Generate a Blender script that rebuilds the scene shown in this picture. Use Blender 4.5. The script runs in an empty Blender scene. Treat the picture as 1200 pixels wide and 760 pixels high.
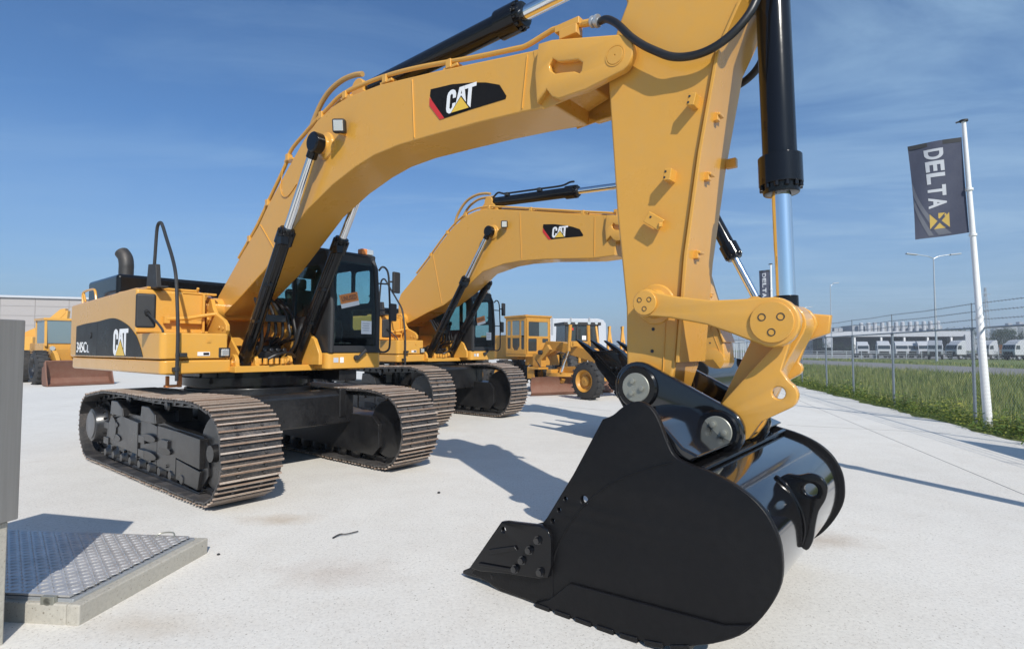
import bpy, bmesh, math, random
from mathutils import Vector, Matrix
random.seed(7)
R = math.radians
S = bpy.context.scene
COL = S.collection
# ------------------------------------------------------------------ materials
def new_mat(name):
    m = bpy.data.materials.new(name); m.use_nodes = True
    nt = m.node_tree; b = nt.nodes['Principled BSDF']
    return m, nt, b
def N(nt, typ, **kw):
    n = nt.nodes.new(typ)
    for k, v in kw.items():
        if k in n.inputs: n.inputs[k].default_value = v
        else: setattr(n, k, v)
    return n
def L(nt, a, ao, b, bi): nt.links.new(a.outputs[ao], b.inputs[bi])
def ramp(nt, stops, interp='LINEAR'):
    n = nt.nodes.new('ShaderNodeValToRGB'); n.color_ramp.interpolation = interp
    cr = n.color_ramp
    while len(cr.elements) < len(stops): cr.elements.new(0.5)
    for e, (p, c) in zip(cr.elements, stops):
        e.position = p; e.color = (c[0], c[1], c[2], 1) if hasattr(c, '__len__') else (c, c, c, 1)
    return n
def g3(v): return (v, v, v)
def paint(name, col, rough=0.35, coat=0.3, metal=0.0, dirt=0.12, dirtcol=(0.33, 0.27, 0.2), scale=2.5, bump=0.02, spec=0.5):
    """painted or bare surface with cloudy dust and roughness variation"""
    m, nt, b = new_mat(name)
    tc = N(nt, 'ShaderNodeTexCoord')
    n1 = N(nt, 'ShaderNodeTexNoise', Scale=scale, Detail=6.0, Roughness=0.65)
    n2 = N(nt, 'ShaderNodeTexNoise', Scale=scale * 9, Detail=4.0, Roughness=0.6)
    L(nt, tc, 'Object', n1, 'Vector'); L(nt, tc, 'Object', n2, 'Vector')
    mul = N(nt, 'ShaderNodeMath', operation='MULTIPLY'); L(nt, n1, 'Fac', mul, 0); L(nt, n2, 'Fac', mul, 1)
    rp = ramp(nt, [(0.18, 0), (0.45, dirt)]); L(nt, mul, 0, rp, 'Fac')
    mix = N(nt, 'ShaderNodeMix', data_type='RGBA')
    mix.inputs[6].default_value = (*col, 1); mix.inputs[7].default_value = (*dirtcol, 1)
    L(nt, rp, 'Color', mix, 0); L(nt, mix, 2, b, 'Base Color')
    rr = ramp(nt, [(0.3, rough * 0.8), (0.7, min(1, rough * 1.3))]); L(nt, n1, 'Fac', rr, 'Fac'); L(nt, rr, 'Color', b, 'Roughness')
    b.inputs['Metallic'].default_value = metal
    b.inputs['Coat Weight'].default_value = coat; b.inputs['Coat Roughness'].default_value = 0.12
    b.inputs['Specular IOR Level'].default_value = spec
    if bump:
        n3 = N(nt, 'ShaderNodeTexNoise', Scale=7.0, Detail=3.0); L(nt, tc, 'Object', n3, 'Vector')
        bp = N(nt, 'ShaderNodeBump', Strength=bump * 6, Distance=0.01); L(nt, n3, 'Fac', bp, 'Height'); L(nt, bp, 'Normal', b, 'Normal')
    return m
M = {}
M['yellow'] = paint('yellow_paint', (0.665, 0.34, 0.055), 0.30, 0.45, dirt=0.22, dirtcol=(0.50, 0.33, 0.14), spec=0.4, bump=0.035, scale=1.7)
M['yellow_old'] = paint('old_yellow_paint', (0.56, 0.27, 0.035), 0.5, 0.05, dirt=0.5, dirtcol=(0.24, 0.15, 0.07))
M['black'] = paint('gloss_black_paint', (0.006, 0.006, 0.007), 0.14, 0.1, dirt=0.01, dirtcol=(0.1, 0.1, 0.1), bump=0.015, spec=0.3)
M['gloss'] = paint('wet_look_black_paint', (0.006, 0.006, 0.007), 0.06, 0.8, dirt=0.02, dirtcol=(0.08, 0.08, 0.08), bump=0.006)
M['satin'] = paint('satin_black_paint', (0.007, 0.007, 0.008), 0.36, 0.0, dirt=0.10, dirtcol=(0.04, 0.037, 0.035), scale=2.2, bump=0, spec=0.20)
def grain(mat, sc, strength, dist):
    nt = mat.node_tree; b = nt.nodes['Principled BSDF']; tc = N(nt, 'ShaderNodeTexCoord'); n = N(nt, 'ShaderNodeTexNoise', Scale=sc, Detail=4.0, Roughness=.7); L(nt, tc, 'Object', n, 'Vector')
    bp = N(nt, 'ShaderNodeBump', Strength=strength, Distance=dist); L(nt, n, 'Fac', bp, 'Height'); L(nt, bp, 'Normal', b, 'Normal')
grain(M['satin'], 70.0, .55, .004)
M['under'] = paint('undercarriage_black', (0.009, 0.009, 0.010), 0.32, 0.25, dirt=0.13, dirtcol=(0.13, 0.12, 0.11), scale=4)
M['dull'] = paint('dull_black_plastic', (0.02, 0.021, 0.023), 0.55, 0, dirt=0.1, dirtcol=(0.1, 0.1, 0.1))
M['rubber'] = paint('rubber', (0.022, 0.022, 0.023), 0.7, 0, dirt=0.5, dirtcol=(0.1, 0.09, 0.08), scale=5)
M['chrome'] = paint('chrome_rod', (0.82, 0.84, 0.86), 0.07, 0, metal=1, dirt=0, bump=0)
M['steel'] = paint('zinc_pin_cap', (0.36, 0.36, 0.31), 0.42, 0, metal=0.55, dirt=0.3, dirtcol=(0.2, 0.19, 0.15), scale=9)
M['galv'] = paint('galvanised_steel', (0.5, 0.53, 0.56), 0.42, 0, metal=0.6, dirt=0.25, dirtcol=(0.3, 0.31, 0.32), scale=6)
M['grouser'] = paint('worn_rusty_steel', (0.50, 0.43, 0.37), 0.45, 0, metal=0.35, dirt=0.7, dirtcol=(0.25, 0.14, 0.085), scale=7)
M['shoe'] = paint('shoe_plate', (0.035, 0.035, 0.037), 0.42, 0.1, dirt=0.6, dirtcol=(0.17, 0.15, 0.135), scale=6)
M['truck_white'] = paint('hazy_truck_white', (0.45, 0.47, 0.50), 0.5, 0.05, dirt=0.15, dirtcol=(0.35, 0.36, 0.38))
def per_island(mat, a, b_, c_):
    nt = mat.node_tree; b = nt.nodes['Principled BSDF']; src = b.inputs['Base Color'].links[0].from_socket
    g = N(nt, 'ShaderNodeNewGeometry'); r = ramp(nt, [(0.0, a), (0.5, b_), (1.0, c_)]); L(nt, g, 'Random Per Island', r, 'Fac')
    mx = N(nt, 'ShaderNodeMix', data_type='RGBA', blend_type='MULTIPLY'); mx.inputs[0].default_value = 1; nt.links.new(src, mx.inputs[6]); L(nt, r, 'Color', mx, 7); L(nt, mx, 2, b, 'Base Color')
per_island(M['grouser'], (.62, .5, .42), (1, .95, .9), (1.25, 1.25, 1.25)); per_island(M['shoe'], (.6, .6, .62), (1, 1, 1), (1.5, 1.45, 1.4))
M['hose'] = paint('hose_rubber', (0.012, 0.012, 0.013), 0.42, 0, dirt=0.04, dirtcol=(0.06, 0.06, 0.06))
M['joint'] = paint('dark_strip', (0.26, 0.25, 0.24), 0.8, 0, dirt=0.3, dirtcol=(0.45, 0.44, 0.42))
M['rust'] = paint('red_rusty_steel', (0.17, 0.070, 0.042), 0.6, 0, dirt=0.7, dirtcol=(0.24, 0.15, 0.105), scale=3.2)
M['exh'] = paint('exhaust_steel', (0.06, 0.058, 0.056), 0.5, 0, metal=0.5, dirt=0.3, dirtcol=(0.13, 0.1, 0.08))
M['white'] = paint('white_paint', (0.8, 0.8, 0.79), 0.4, 0.1, dirt=0.1, dirtcol=(0.5, 0.49, 0.46))
M['letter'] = paint('white_vinyl', (0.82, 0.82, 0.82), 0.4, 0, dirt=0, bump=0)
M['decal'] = paint('black_vinyl', (0.012, 0.0105, 0.0095), 0.3, 0.0, dirt=0.12, dirtcol=(.05, .04, .03), bump=0, spec=0.13)
M['red'] = paint('red_vinyl', (0.62, 0.035, 0.03), 0.35, 0.1, dirt=0, bump=0)
M['logo_yellow'] = paint('yellow_vinyl', (0.78, 0.5, 0.06), 0.35, 0.1, dirt=0, bump=0)
M['orange'] = paint('orange_plastic', (0.75, 0.25, 0.06), 0.5, 0, dirt=0.1)
M['pipe_tan'] = paint('sprayed_hose', (0.5, 0.29, 0.09), 0.55, 0, dirt=0.2)
M['silver'] = paint('silver_paint', (0.42, 0.44, 0.47), 0.35, 0.2, metal=0.3, dirt=0.1)
M['hubgrey'] = paint('grey_hub_paint', (0.13, 0.13, 0.135), 0.4, 0.1, dirt=0.3, dirtcol=(0.2, 0.19, 0.17))
M['lamp'] = paint('lamp_lens', (0.75, 0.75, 0.72), 0.12, 0.5, metal=0.6, dirt=0)
M['seat'] = paint('seat_cloth', (0.05, 0.055, 0.06), 0.8, 0, dirt=0.1)
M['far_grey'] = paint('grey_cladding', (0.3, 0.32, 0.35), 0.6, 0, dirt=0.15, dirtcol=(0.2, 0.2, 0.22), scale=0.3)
M['dark_gap'] = paint('dark_opening', (0.03, 0.032, 0.036), 0.7, 0, dirt=0.2, dirtcol=(0.08, 0.08, 0.09), scale=0.4)
M['flagcloth'] = paint('dark_flag_cloth', (0.06, 0.068, 0.105), 0.8, 0, dirt=0.2, dirtcol=(0.11, 0.12, 0.16))
M['flaggrey'] = paint('pale_flag_print', (0.50, 0.52, 0.56), 0.8, 0, dirt=0, bump=0)
M['flagswoosh'] = paint('swoosh_flag_print', (0.13, 0.14, 0.17), 0.8, 0, dirt=0, bump=0)
M['flaggold'] = paint('gold_flag_print', (0.52, 0.36, 0.09), 0.8, 0, dirt=0, bump=0)
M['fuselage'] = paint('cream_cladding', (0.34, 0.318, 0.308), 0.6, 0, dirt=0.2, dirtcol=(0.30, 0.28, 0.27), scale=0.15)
M['seam'] = paint('cladding_seam', (0.29, 0.27, 0.262), 0.6, 0, dirt=0.1)
M['fence_steel'] = paint('weathered_fence_steel', (0.23, 0.27, 0.31), 0.45, 0, metal=0.45, dirt=0.3, dirtcol=(0.36, 0.38, 0.4), scale=5)
def glass(name, tint, gloss=0.9):
    m = bpy.data.materials.new(name); m.use_nodes = True; nt = m.node_tree; nt.nodes.clear()
    out = N(nt, 'ShaderNodeOutputMaterial'); tr = N(nt, 'ShaderNodeBsdfTransparent'); tr.inputs['Color'].default_value = (*tint, 1)
    gl = N(nt, 'ShaderNodeBsdfGlossy', Roughness=0.02); lw = N(nt, 'ShaderNodeLayerWeight', Blend=0.5)
    pw = N(nt, 'ShaderNodeMath', operation='POWER'); pw.inputs[1].default_value = 3.5; L(nt, lw, 'Facing', pw, 0)
    fr = N(nt, 'ShaderNodeMath', operation='MULTIPLY_ADD'); fr.inputs[1].default_value = .6; fr.inputs[2].default_value = .03; L(nt, pw, 0, fr, 0)
    mx = N(nt, 'ShaderNodeMixShader'); L(nt, fr, 0, mx, 0); L(nt, tr, 0, mx, 1); L(nt, gl, 0, mx, 2); L(nt, mx, 0, out, 'Surface')
    return m
M['glass'] = glass('tinted_cab_glass', (0.70, 0.84, 0.83))
M['dglass'] = paint('dark_window_glass', (0.03, 0.04, 0.045), 0.06, 0.4, dirt=0.05, bump=0)
M['pglass'] = paint('pale_window_glass', (0.16, 0.22, 0.24), 0.05, 0.6, dirt=0.05, bump=0)

def concrete_mat(name, base, joints=True):
    m, nt, b = new_mat(name)
    tc = N(nt, 'ShaderNodeTexCoord')
    big = N(nt, 'ShaderNodeTexNoise', Scale=0.22, Detail=7.0, Roughness=0.65); L(nt, tc, 'Object', big, 'Vector')
    mid = N(nt, 'ShaderNodeTexNoise', Scale=2.2, Detail=7.0, Roughness=0.7); L(nt, tc, 'Object', mid, 'Vector')
    r1 = ramp(nt, [(0.30, tuple(c * 0.93 for c in base)), (0.5, base), (0.72, tuple(min(1, c * 1.05) for c in base))]); L(nt, big, 'Fac', r1, 'Fac')
    r2 = ramp(nt, [(0.30, (0.945, 0.935, 0.925)), (0.55, g3(1.0)), (0.75, g3(1.025))]); L(nt, mid, 'Fac', r2, 'Fac')
    mx = N(nt, 'ShaderNodeMix', data_type='RGBA', blend_type='MULTIPLY'); mx.inputs[0].default_value = 1
    L(nt, r1, 'Color', mx, 6); L(nt, r2, 'Color', mx, 7)
    # aggregate speckles: small dark stones of two sizes
    fine = N(nt, 'ShaderNodeTexNoise', Scale=38.0, Detail=5.0, Roughness=0.75); L(nt, tc, 'Object', fine, 'Vector')
    r3 = ramp(nt, [(0.32, g3(0.84)), (0.5, g3(1.0)), (0.68, g3(1.08))]); L(nt, fine, 'Fac', r3, 'Fac')
    mz = N(nt, 'ShaderNodeMix', data_type='RGBA', blend_type='MULTIPLY'); mz.inputs[0].default_value = 1; L(nt, mx, 2, mz, 6); L(nt, r3, 'Color', mz, 7)
    last = mz
    for sc, lo, hi, dk in ((17, 0.07, 0.14, 0.52), (34, 0.11, 0.20, 0.60), (60, 0.16, 0.30, 0.70)):
        v = N(nt, 'ShaderNodeTexVoronoi', Scale=float(sc)); L(nt, tc, 'Object', v, 'Vector')
        wn = N(nt, 'ShaderNodeTexWhiteNoise'); L(nt, v, 'Color', wn, 'Vector')
        rs = ramp(nt, [(lo, 1), (hi, 0)]); L(nt, v, 'Distance', rs, 'Fac')
        rk = ramp(nt, [(0.62, 0), (0.75, 1)]); L(nt, wn, 'Value', rk, 'Fac')
        mu = N(nt, 'ShaderNodeMath', operation='MULTIPLY'); L(nt, rs, 'Color', mu, 0); L(nt, rk, 'Color', mu, 1)
        m2 = N(nt, 'ShaderNodeMix', data_type='RGBA', blend_type='MULTIPLY'); L(nt, mu, 0, m2, 0); L(nt, last, 2, m2, 6)
        m2.inputs[7].default_value = (dk, dk * 0.96, dk * 0.92, 1); last = m2
    # dirt stains (own shapes): brown traces left on the slab
    st = N(nt, 'ShaderNodeTexNoise', Scale=0.55, Detail=8.0, Roughness=0.68, Distortion=0.8)
    mp = N(nt, 'ShaderNodeMapping'); mp.inputs['Location'].default_value = (3.1, 7.7, 0); L(nt, tc, 'Object', mp, 'Vector'); L(nt, mp, 'Vector', st, 'Vector')
    rst = ramp(nt, [(0.60, 0), (0.76, 0.32)]); L(nt, st, 'Fac', rst, 'Fac')
    m3 = N(nt, 'ShaderNodeMix', data_type='RGBA', blend_type='MULTIPLY'); L(nt, rst, 'Color', m3, 0); L(nt, last, 2, m3, 6); m3.inputs[7].default_value = (0.66, 0.57, 0.50, 1)
    last = m3
    if joints:
        spots = [((2.75, 5.0), 0.55, 0.30, (0.55, 0.44, 0.34), 0.55), ((-1.35, 4.3), 0.6, 0.35, (0.72, 0.63, 0.58), 0.5), ((-2.3, 5.6), 0.5, 0.25, (0.7, 0.58, 0.45), 0.6),
                 ((-2.2, 3.5), 0.5, 0.22, (0.7, 0.6, 0.48), 0.45)]
        ns = N(nt, 'ShaderNodeTexNoise', Scale=3.5, Detail=6.0, Roughness=0.7); L(nt, tc, 'Object', ns, 'Vector')
        for (cx, cy), rx, ry, colr, am in spots:
            mp = N(nt, 'ShaderNodeMapping'); mp.inputs['Location'].default_value = (-cx / rx, -cy / ry, 0); mp.inputs['Scale'].default_value = (1 / rx, 1 / ry, 1)
            L(nt, tc, 'Object', mp, 'Vector')
            ln = N(nt, 'ShaderNodeVectorMath', operation='LENGTH'); L(nt, mp, 'Vector', ln, 0)
            ad = N(nt, 'ShaderNodeMath', operation='MULTIPLY_ADD'); L(nt, ns, 'Fac', ad, 0); ad.inputs[1].default_value = 1.5; L(nt, ln, 'Value', ad, 2)
            rq = ramp(nt, [(0.75 / 2, am), (1.75 / 2, 0)]); dv = N(nt, 'ShaderNodeMath', operation='MULTIPLY'); L(nt, ad, 0, dv, 0); dv.inputs[1].default_value = 0.5
            L(nt, dv, 0, rq, 'Fac')
            m4 = N(nt, 'ShaderNodeMix', data_type='RGBA', blend_type='MULTIPLY'); L(nt, rq, 'Color', m4, 0); L(nt, last, 2, m4, 6); m4.inputs[7].default_value = (*colr, 1); last = m4
    L(nt, last, 2, b, 'Base Color'); b.inputs['Roughness'].default_value = 0.85; b.inputs['Specular IOR Level'].default_value = 0.25
    fn = N(nt, 'ShaderNodeTexNoise', Scale=90.0, Detail=4.0); L(nt, tc, 'Object', fn, 'Vector')
    bp = N(nt, 'ShaderNodeBump', Strength=0.35, Distance=0.004); L(nt, fn, 'Fac', bp, 'Height'); L(nt, bp, 'Normal', b, 'Normal')
    return m
M['concrete'] = concrete_mat('yard_concrete', (0.695, 0.672, 0.622))
M['kerb'] = concrete_mat('cast_concrete', (0.42, 0.40, 0.35), False)
M['asphalt'] = concrete_mat('asphalt', (0.22, 0.215, 0.21), False)
def noise_mat(name, stops, scale, rough=0.9, detail=8):
    m, nt, b = new_mat(name); tc = N(nt, 'ShaderNodeTexCoord')
    n = N(nt, 'ShaderNodeTexNoise', Scale=scale, Detail=float(detail), Roughness=0.7); L(nt, tc, 'Object', n, 'Vector')
    r = ramp(nt, stops); L(nt, n, 'Fac', r, 'Fac'); L(nt, r, 'Color', b, 'Base Color'); b.inputs['Roughness'].default_value = rough
    b.inputs['Specular IOR Level'].default_value = 0.2
    return m
M['soil'] = noise_mat('grass_ground', [(0.35, (0.09, 0.12, 0.035)), (0.5, (0.14, 0.18, 0.05)), (0.7, (0.21, 0.22, 0.08))], 0.5)
def leaf_mat(name, a, b_, c_):
    m, nt, b = new_mat(name)
    oi = N(nt, 'ShaderNodeNewGeometry')
    r = ramp(nt, [(0.0, a), (0.5, b_), (1.0, c_)]); L(nt, oi, 'Random Per Island', r, 'Fac')
    tc = N(nt, 'ShaderNodeTexCoord'); pn = N(nt, 'ShaderNodeTexNoise', Scale=.45, Detail=5.0, Roughness=.65); L(nt, tc, 'Object', pn, 'Vector')
    pr = ramp(nt, [(.33, (.55, .62, .6)), (.5, g3(1.0)), (.66, (1.35, 1.22, .95))]); L(nt, pn, 'Fac', pr, 'Fac')
    pm = N(nt, 'ShaderNodeMix', data_type='RGBA', blend_type='MULTIPLY'); pm.inputs[0].default_value = 1; L(nt, r, 'Color', pm, 6); L(nt, pr, 'Color', pm, 7); L(nt, pm, 2, b, 'Base Color')
    b.inputs['Roughness'].default_value = 0.55; b.inputs['Specular IOR Level'].default_value = 0.25
    tl = N(nt, 'ShaderNodeBsdfTranslucent'); L(nt, r, 'Color', tl, 'Color'); ms = N(nt, 'ShaderNodeMixShader', Fac=0.3)
    L(nt, b, 0, ms, 1); L(nt, tl, 0, ms, 2); L(nt, ms, 0, nt.nodes['Material Output'], 'Surface')
    return m
M['grass'] = leaf_mat('grass_blades', (0.11, 0.155, 0.04), (0.20, 0.25, 0.07), (0.38, 0.37, 0.15))
M['weed'] = leaf_mat('weed_leaves', (0.07, 0.12, 0.022), (0.15, 0.225, 0.05), (0.36, 0.37, 0.07))
M['treeleaf'] = leaf_mat('tree_leaves', (0.03, 0.05, 0.02), (0.05, 0.08, 0.03), (0.08, 0.11, 0.04))
M['bark'] = noise_mat('bark', [(0.3, (0.05, 0.04, 0.03)), (0.7, (0.12, 0.1, 0.08))], 6)

def tread_mat():
    m, nt, b = new_mat('tread_plate'); b.inputs['Metallic'].default_value = 0.45; b.inputs['Roughness'].default_value = 0.34
    tc = N(nt, 'ShaderNodeTexCoord'); n = N(nt, 'ShaderNodeTexNoise', Scale=8.0, Detail=6.0); L(nt, tc, 'Object', n, 'Vector')
    r = ramp(nt, [(0.3, (0.46, 0.455, 0.45)), (0.7, (0.62, 0.61, 0.60))]); L(nt, n, 'Fac', r, 'Fac'); L(nt, r, 'Color', b, 'Base Color')
    return m
M['tread'] = tread_mat()
def brushed():
    m, nt, b = new_mat('brushed_steel'); b.inputs['Metallic'].default_value = 0.6
    tc = N(nt, 'ShaderNodeTexCoord'); mp = N(nt, 'ShaderNodeMapping'); mp.inputs['Scale'].default_value = (60, 60, 1.5); L(nt, tc, 'Object', mp, 'Vector')
    n = N(nt, 'ShaderNodeTexNoise', Scale=1.0, Detail=5.0); L(nt, mp, 'Vector', n, 'Vector')
    r = ramp(nt, [(0.2, (0.26, 0.255, 0.247)), (0.8, (0.32, 0.315, 0.305))]); L(nt, n, 'Fac', r, 'Fac'); L(nt, r, 'Color', b, 'Base Color'); b.inputs['Roughness'].default_value = 0.5
    return m
M['brushed'] = brushed()
def chainlink():
    m = bpy.data.materials.new('chain_link'); m.use_nodes = True; nt = m.node_tree
    b = nt.nodes['Principled BSDF']; b.inputs['Base Color'].default_value = (0.42, 0.44, 0.45, 1); b.inputs['Metallic'].default_value = 0.3; b.inputs['Roughness'].default_value = 0.5
    uv = N(nt, 'ShaderNodeUVMap'); sx = N(nt, 'ShaderNodeSeparateXYZ'); L(nt, uv, 'UV', sx, 0)
    outs = []
    for op in ('ADD', 'SUBTRACT'):
        a = N(nt, 'ShaderNodeMath', operation=op); L(nt, sx, 'X', a, 0); L(nt, sx, 'Y', a, 1)
        f = N(nt, 'ShaderNodeMath', operation='FRACT'); d = N(nt, 'ShaderNodeMath', operation='MULTIPLY'); d.inputs[1].default_value = 1 / 0.085
        L(nt, a, 0, d, 0); L(nt, d, 0, f, 0)
        l = N(nt, 'ShaderNodeMath', operation='LESS_THAN'); l.inputs[1].default_value = 0.065; L(nt, f, 0, l, 0); outs.append(l)
    mxx = N(nt, 'ShaderNodeMath', operation='MAXIMUM'); L(nt, outs[0], 0, mxx, 0); L(nt, outs[1], 0, mxx, 1)
    tr = N(nt, 'ShaderNodeBsdfTransparent'); ms = N(nt, 'ShaderNodeMixShader'); L(nt, mxx, 0, ms, 0); L(nt, tr, 0, ms, 1); L(nt, b, 0, ms, 2)
    L(nt, ms, 0, nt.nodes['Material Output'], 'Surface')
    return m
M['chainlink'] = chainlink()
# ------------------------------------------------------------------ object helpers
def tag(o, label=None, cat=None, group=None, kind=None):
    if label: o['label'] = label
    if cat: o['category'] = cat
    if group: o['group'] = group
    if kind: o['kind'] = kind
    return o
def empty(name, loc=(0, 0, 0), rz=0):
    o = bpy.data.objects.new(name, None); o.empty_display_size = 0.3
    COL.objects.link(o); o.location = loc; o.rotation_euler = (0, 0, rz); return o
def link(name, me, mat, parent=None, bevel=0, angle=35, seg=2):
    if mat is not None and not me.materials: me.materials.append(M[mat] if isinstance(mat, str) else mat)
    o = bpy.data.objects.new(name, me); COL.objects.link(o)
    if parent: o.parent = parent
    me.shade_smooth(); me.set_sharp_from_angle(angle=R(angle))
    if bevel:
        bv = o.modifiers.new('bevel', 'BEVEL'); bv.width = bevel; bv.segments = seg; bv.limit_method = 'ANGLE'; bv.angle_limit = R(40); bv.harden_normals = True
        bv.use_clamp_overlap = True
    return o
class MB:
    """collects shapes into one mesh"""
    def __init__(s): s.v = []; s.f = []; s.mi = []; s.cur = 0
    def add(s, vs, fs):
        k = len(s.v); s.v += [tuple(v) for v in vs]; s.f += [tuple(i + k for i in f) for f in fs]; s.mi += [s.cur] * len(fs); return s
    def mat(s, i): s.cur = i; return s
    def box(s, c, d, rot=None):
        hx, hy, hz = d[0] / 2, d[1] / 2, d[2] / 2
        vs = [Vector((x, y, z)) for x in (-hx, hx) for y in (-hy, hy) for z in (-hz, hz)]
        if rot is not None: vs = [rot @ v for v in vs]
        vs = [v + Vector(c) for v in vs]
        return s.add(vs, [(0, 1, 3, 2), (4, 6, 7, 5), (0, 4, 5, 1), (2, 3, 7, 6), (0, 2, 6, 4), (1, 5, 7, 3)])
    def bar(s, p, q, w, h, up=(0, 0, 1)):
        p, q = Vector(p), Vector(q); d = q - p; l = d.length; x = d / l
        u = Vector(up)
        if abs(x.dot(u)) > 0.98: u = Vector((1, 0, 0))
        y = u.cross(x).normalized(); z = x.cross(y)
        return s.box((p + q) / 2, (l, w, h), Matrix((x, y, z)).transposed())
    def prism(s, prof, y0, y1):
        """side profile in (x, z), between two y"""
        n = len(prof); ar = sum(prof[i][0] * prof[(i + 1) % n][1] - prof[(i + 1) % n][0] * prof[i][1] for i in range(n))
        if ar < 0: prof = prof[::-1]
        vs = [(x, y0, z) for x, z in prof] + [(x, y1, z) for x, z in prof]
        fs = [tuple(range(n)), tuple(range(2 * n - 1, n - 1, -1))] + [(i, i + n, (i + 1) % n + n, (i + 1) % n) for i in range(n)]
        return s.add(vs, fs)
    def prism_z(s, prof, z0, z1):
        n = len(prof); ar = sum(prof[i][0] * prof[(i + 1) % n][1] - prof[(i + 1) % n][0] * prof[i][1] for i in range(n))
        if ar < 0: prof = prof[::-1]
        vs = [(x, y, z0) for x, y in prof] + [(x, y, z1) for x, y in prof]
        return s.add(vs, [tuple(range(n - 1, -1, -1)), tuple(range(n, 2 * n))] + [(i, (i + 1) % n, (i + 1) % n + n, i + n) for i in range(n)])
    def lathe(s, p, ax, prof, n=24, cap=True):
        """prof: (distance along the axis, radius)"""
        p = Vector(p); x = Vector(ax).normalized(); u = Vector((0, 0, 1)) if abs(x.z) < 0.9 else Vector((1, 0, 0))
        y = u.cross(x).normalized(); z = x.cross(y); vs = []
        for t, r in prof:
            for i in range(n):
                a = 2 * math.pi * i / n; vs.append(p + x * t + (y * math.cos(a) + z * math.sin(a)) * r)
        fs = [(j * n + i, j * n + (i + 1) % n, (j + 1) * n + (i + 1) % n, (j + 1) * n + i) for j in range(len(prof) - 1) for i in range(n)]
        if cap: fs += [tuple(range(n - 1, -1, -1)), tuple(range((len(prof) - 1) * n, len(prof) * n))]
        return s.add(vs, fs)
    def cyl(s, p, q, r, n=20, r2=None):
        d = Vector(q) - Vector(p); return s.lathe(p, d, [(0, r), (d.length, r if r2 is None else r2)], n)
    def tube(s, pts, r, n=10):
        pts = [Vector(p) for p in pts]; vs = []; prev = None
        for i, p in enumerate(pts):
            t = (pts[min(i + 1, len(pts) - 1)] - pts[max(i - 1, 0)]).normalized()
            if prev is None: u = Vector((0, 0, 1)) if abs(t.z) < 0.9 else Vector((1, 0, 0)); y = u.cross(t).normalized()
            else: y = (prev - t * prev.dot(t)).normalized()
            prev = y; z = t.cross(y)
            rr = r[i] if hasattr(r, '__len__') else r
            for k in range(n):
                a = 2 * math.pi * k / n; vs.append(p + (y * math.cos(a) + z * math.sin(a)) * rr)
        fs = [(j * n + i, j * n + (i + 1) % n, (j + 1) * n + (i + 1) % n, (j + 1) * n + i) for j in range(len(pts) - 1) for i in range(n)]
        fs += [tuple(range(n - 1, -1, -1)), tuple(range((len(pts) - 1) * n, len(pts) * n))]
        return s.add(vs, fs)
    def build(s, name, mat, parent=None, bevel=0, angle=35, seg=2, loc=None):
        me = bpy.data.meshes.new(name)
        vs = s.v
        if loc: vs = [(v[0] - loc[0], v[1] - loc[1], v[2] - loc[2]) for v in vs]
        me.from_pydata(vs, [], s.f); me.validate()
        mats = mat if isinstance(mat, (list, tuple)) else [mat]
        for m in mats: me.materials.append(M[m])
        if len(mats) > 1: me.polygons.foreach_set('material_index', s.mi[:len(me.polygons)])
        o = link(name, me, None, parent, bevel, angle, seg)
        if loc: o.location = loc
        return o
def smooth(pts, k=6, closed=False):
    """Catmull-Rom"""
    out = []; n = len(pts)
    for i in range(n if closed else n - 1):
        p0, p1, p2, p3 = (pts[(i + j) % n] if closed else pts[min(max(i + j, 0), n - 1)] for j in (-1, 0, 1, 2))
        for q in range(k):
            t = q / k
            out.append(tuple(0.5 * (2 * b + (c - a) * t + (2 * a - 5 * b + 4 * c - d) * t * t + (3 * b - a - 3 * c + d) * t ** 3) for a, b, c, d in zip(p0, p1, p2, p3)))
    if not closed: out.append(tuple(pts[-1]))
    return out
def arc(cx, cy, r, a0, a1, n=10, ry=None):
    return [(cx + r * math.cos(R(a0 + (a1 - a0) * i / n)), cy + (ry or r) * math.sin(R(a0 + (a1 - a0) * i / n))) for i in range(n + 1)]
def hull2(c0, r0, c1, r1, n=10):
    """outline round two circles"""
    a = math.degrees(math.atan2(c1[1] - c0[1], c1[0] - c0[0])); d = math.dist(c0, c1); e = math.degrees(math.acos(max(-1, min(1, (r0 - r1) / d))))
    return arc(*c0, r0, a + e, a + 360 - e, n) + arc(*c1, r1, a - e, a + e, n)
def curve_mesh(outs, ext=0.0, bev=0.0):
    cu = bpy.data.curves.new('tmp', 'CURVE'); cu.dimensions = '2D'; cu.fill_mode = 'BOTH' if ext else 'FRONT'
    cu.extrude = max(0.0, ext - bev); cu.bevel_depth = bev; cu.bevel_resolution = 2; cu.offset = -bev
    for o in outs:
        sp = cu.splines.new('POLY'); sp.points.add(len(o) - 1); sp.use_cyclic_u = True
        for p, q in zip(sp.points, o): p.co = (q[0], q[1], 0, 1)
    ob = bpy.data.objects.new('tmp', cu); COL.objects.link(ob); bpy.context.view_layer.update()
    me = bpy.data.meshes.new_from_object(ob.evaluated_get(bpy.context.evaluated_depsgraph_get()))
    bpy.data.objects.remove(ob); bpy.data.curves.remove(cu)
    return me
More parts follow.
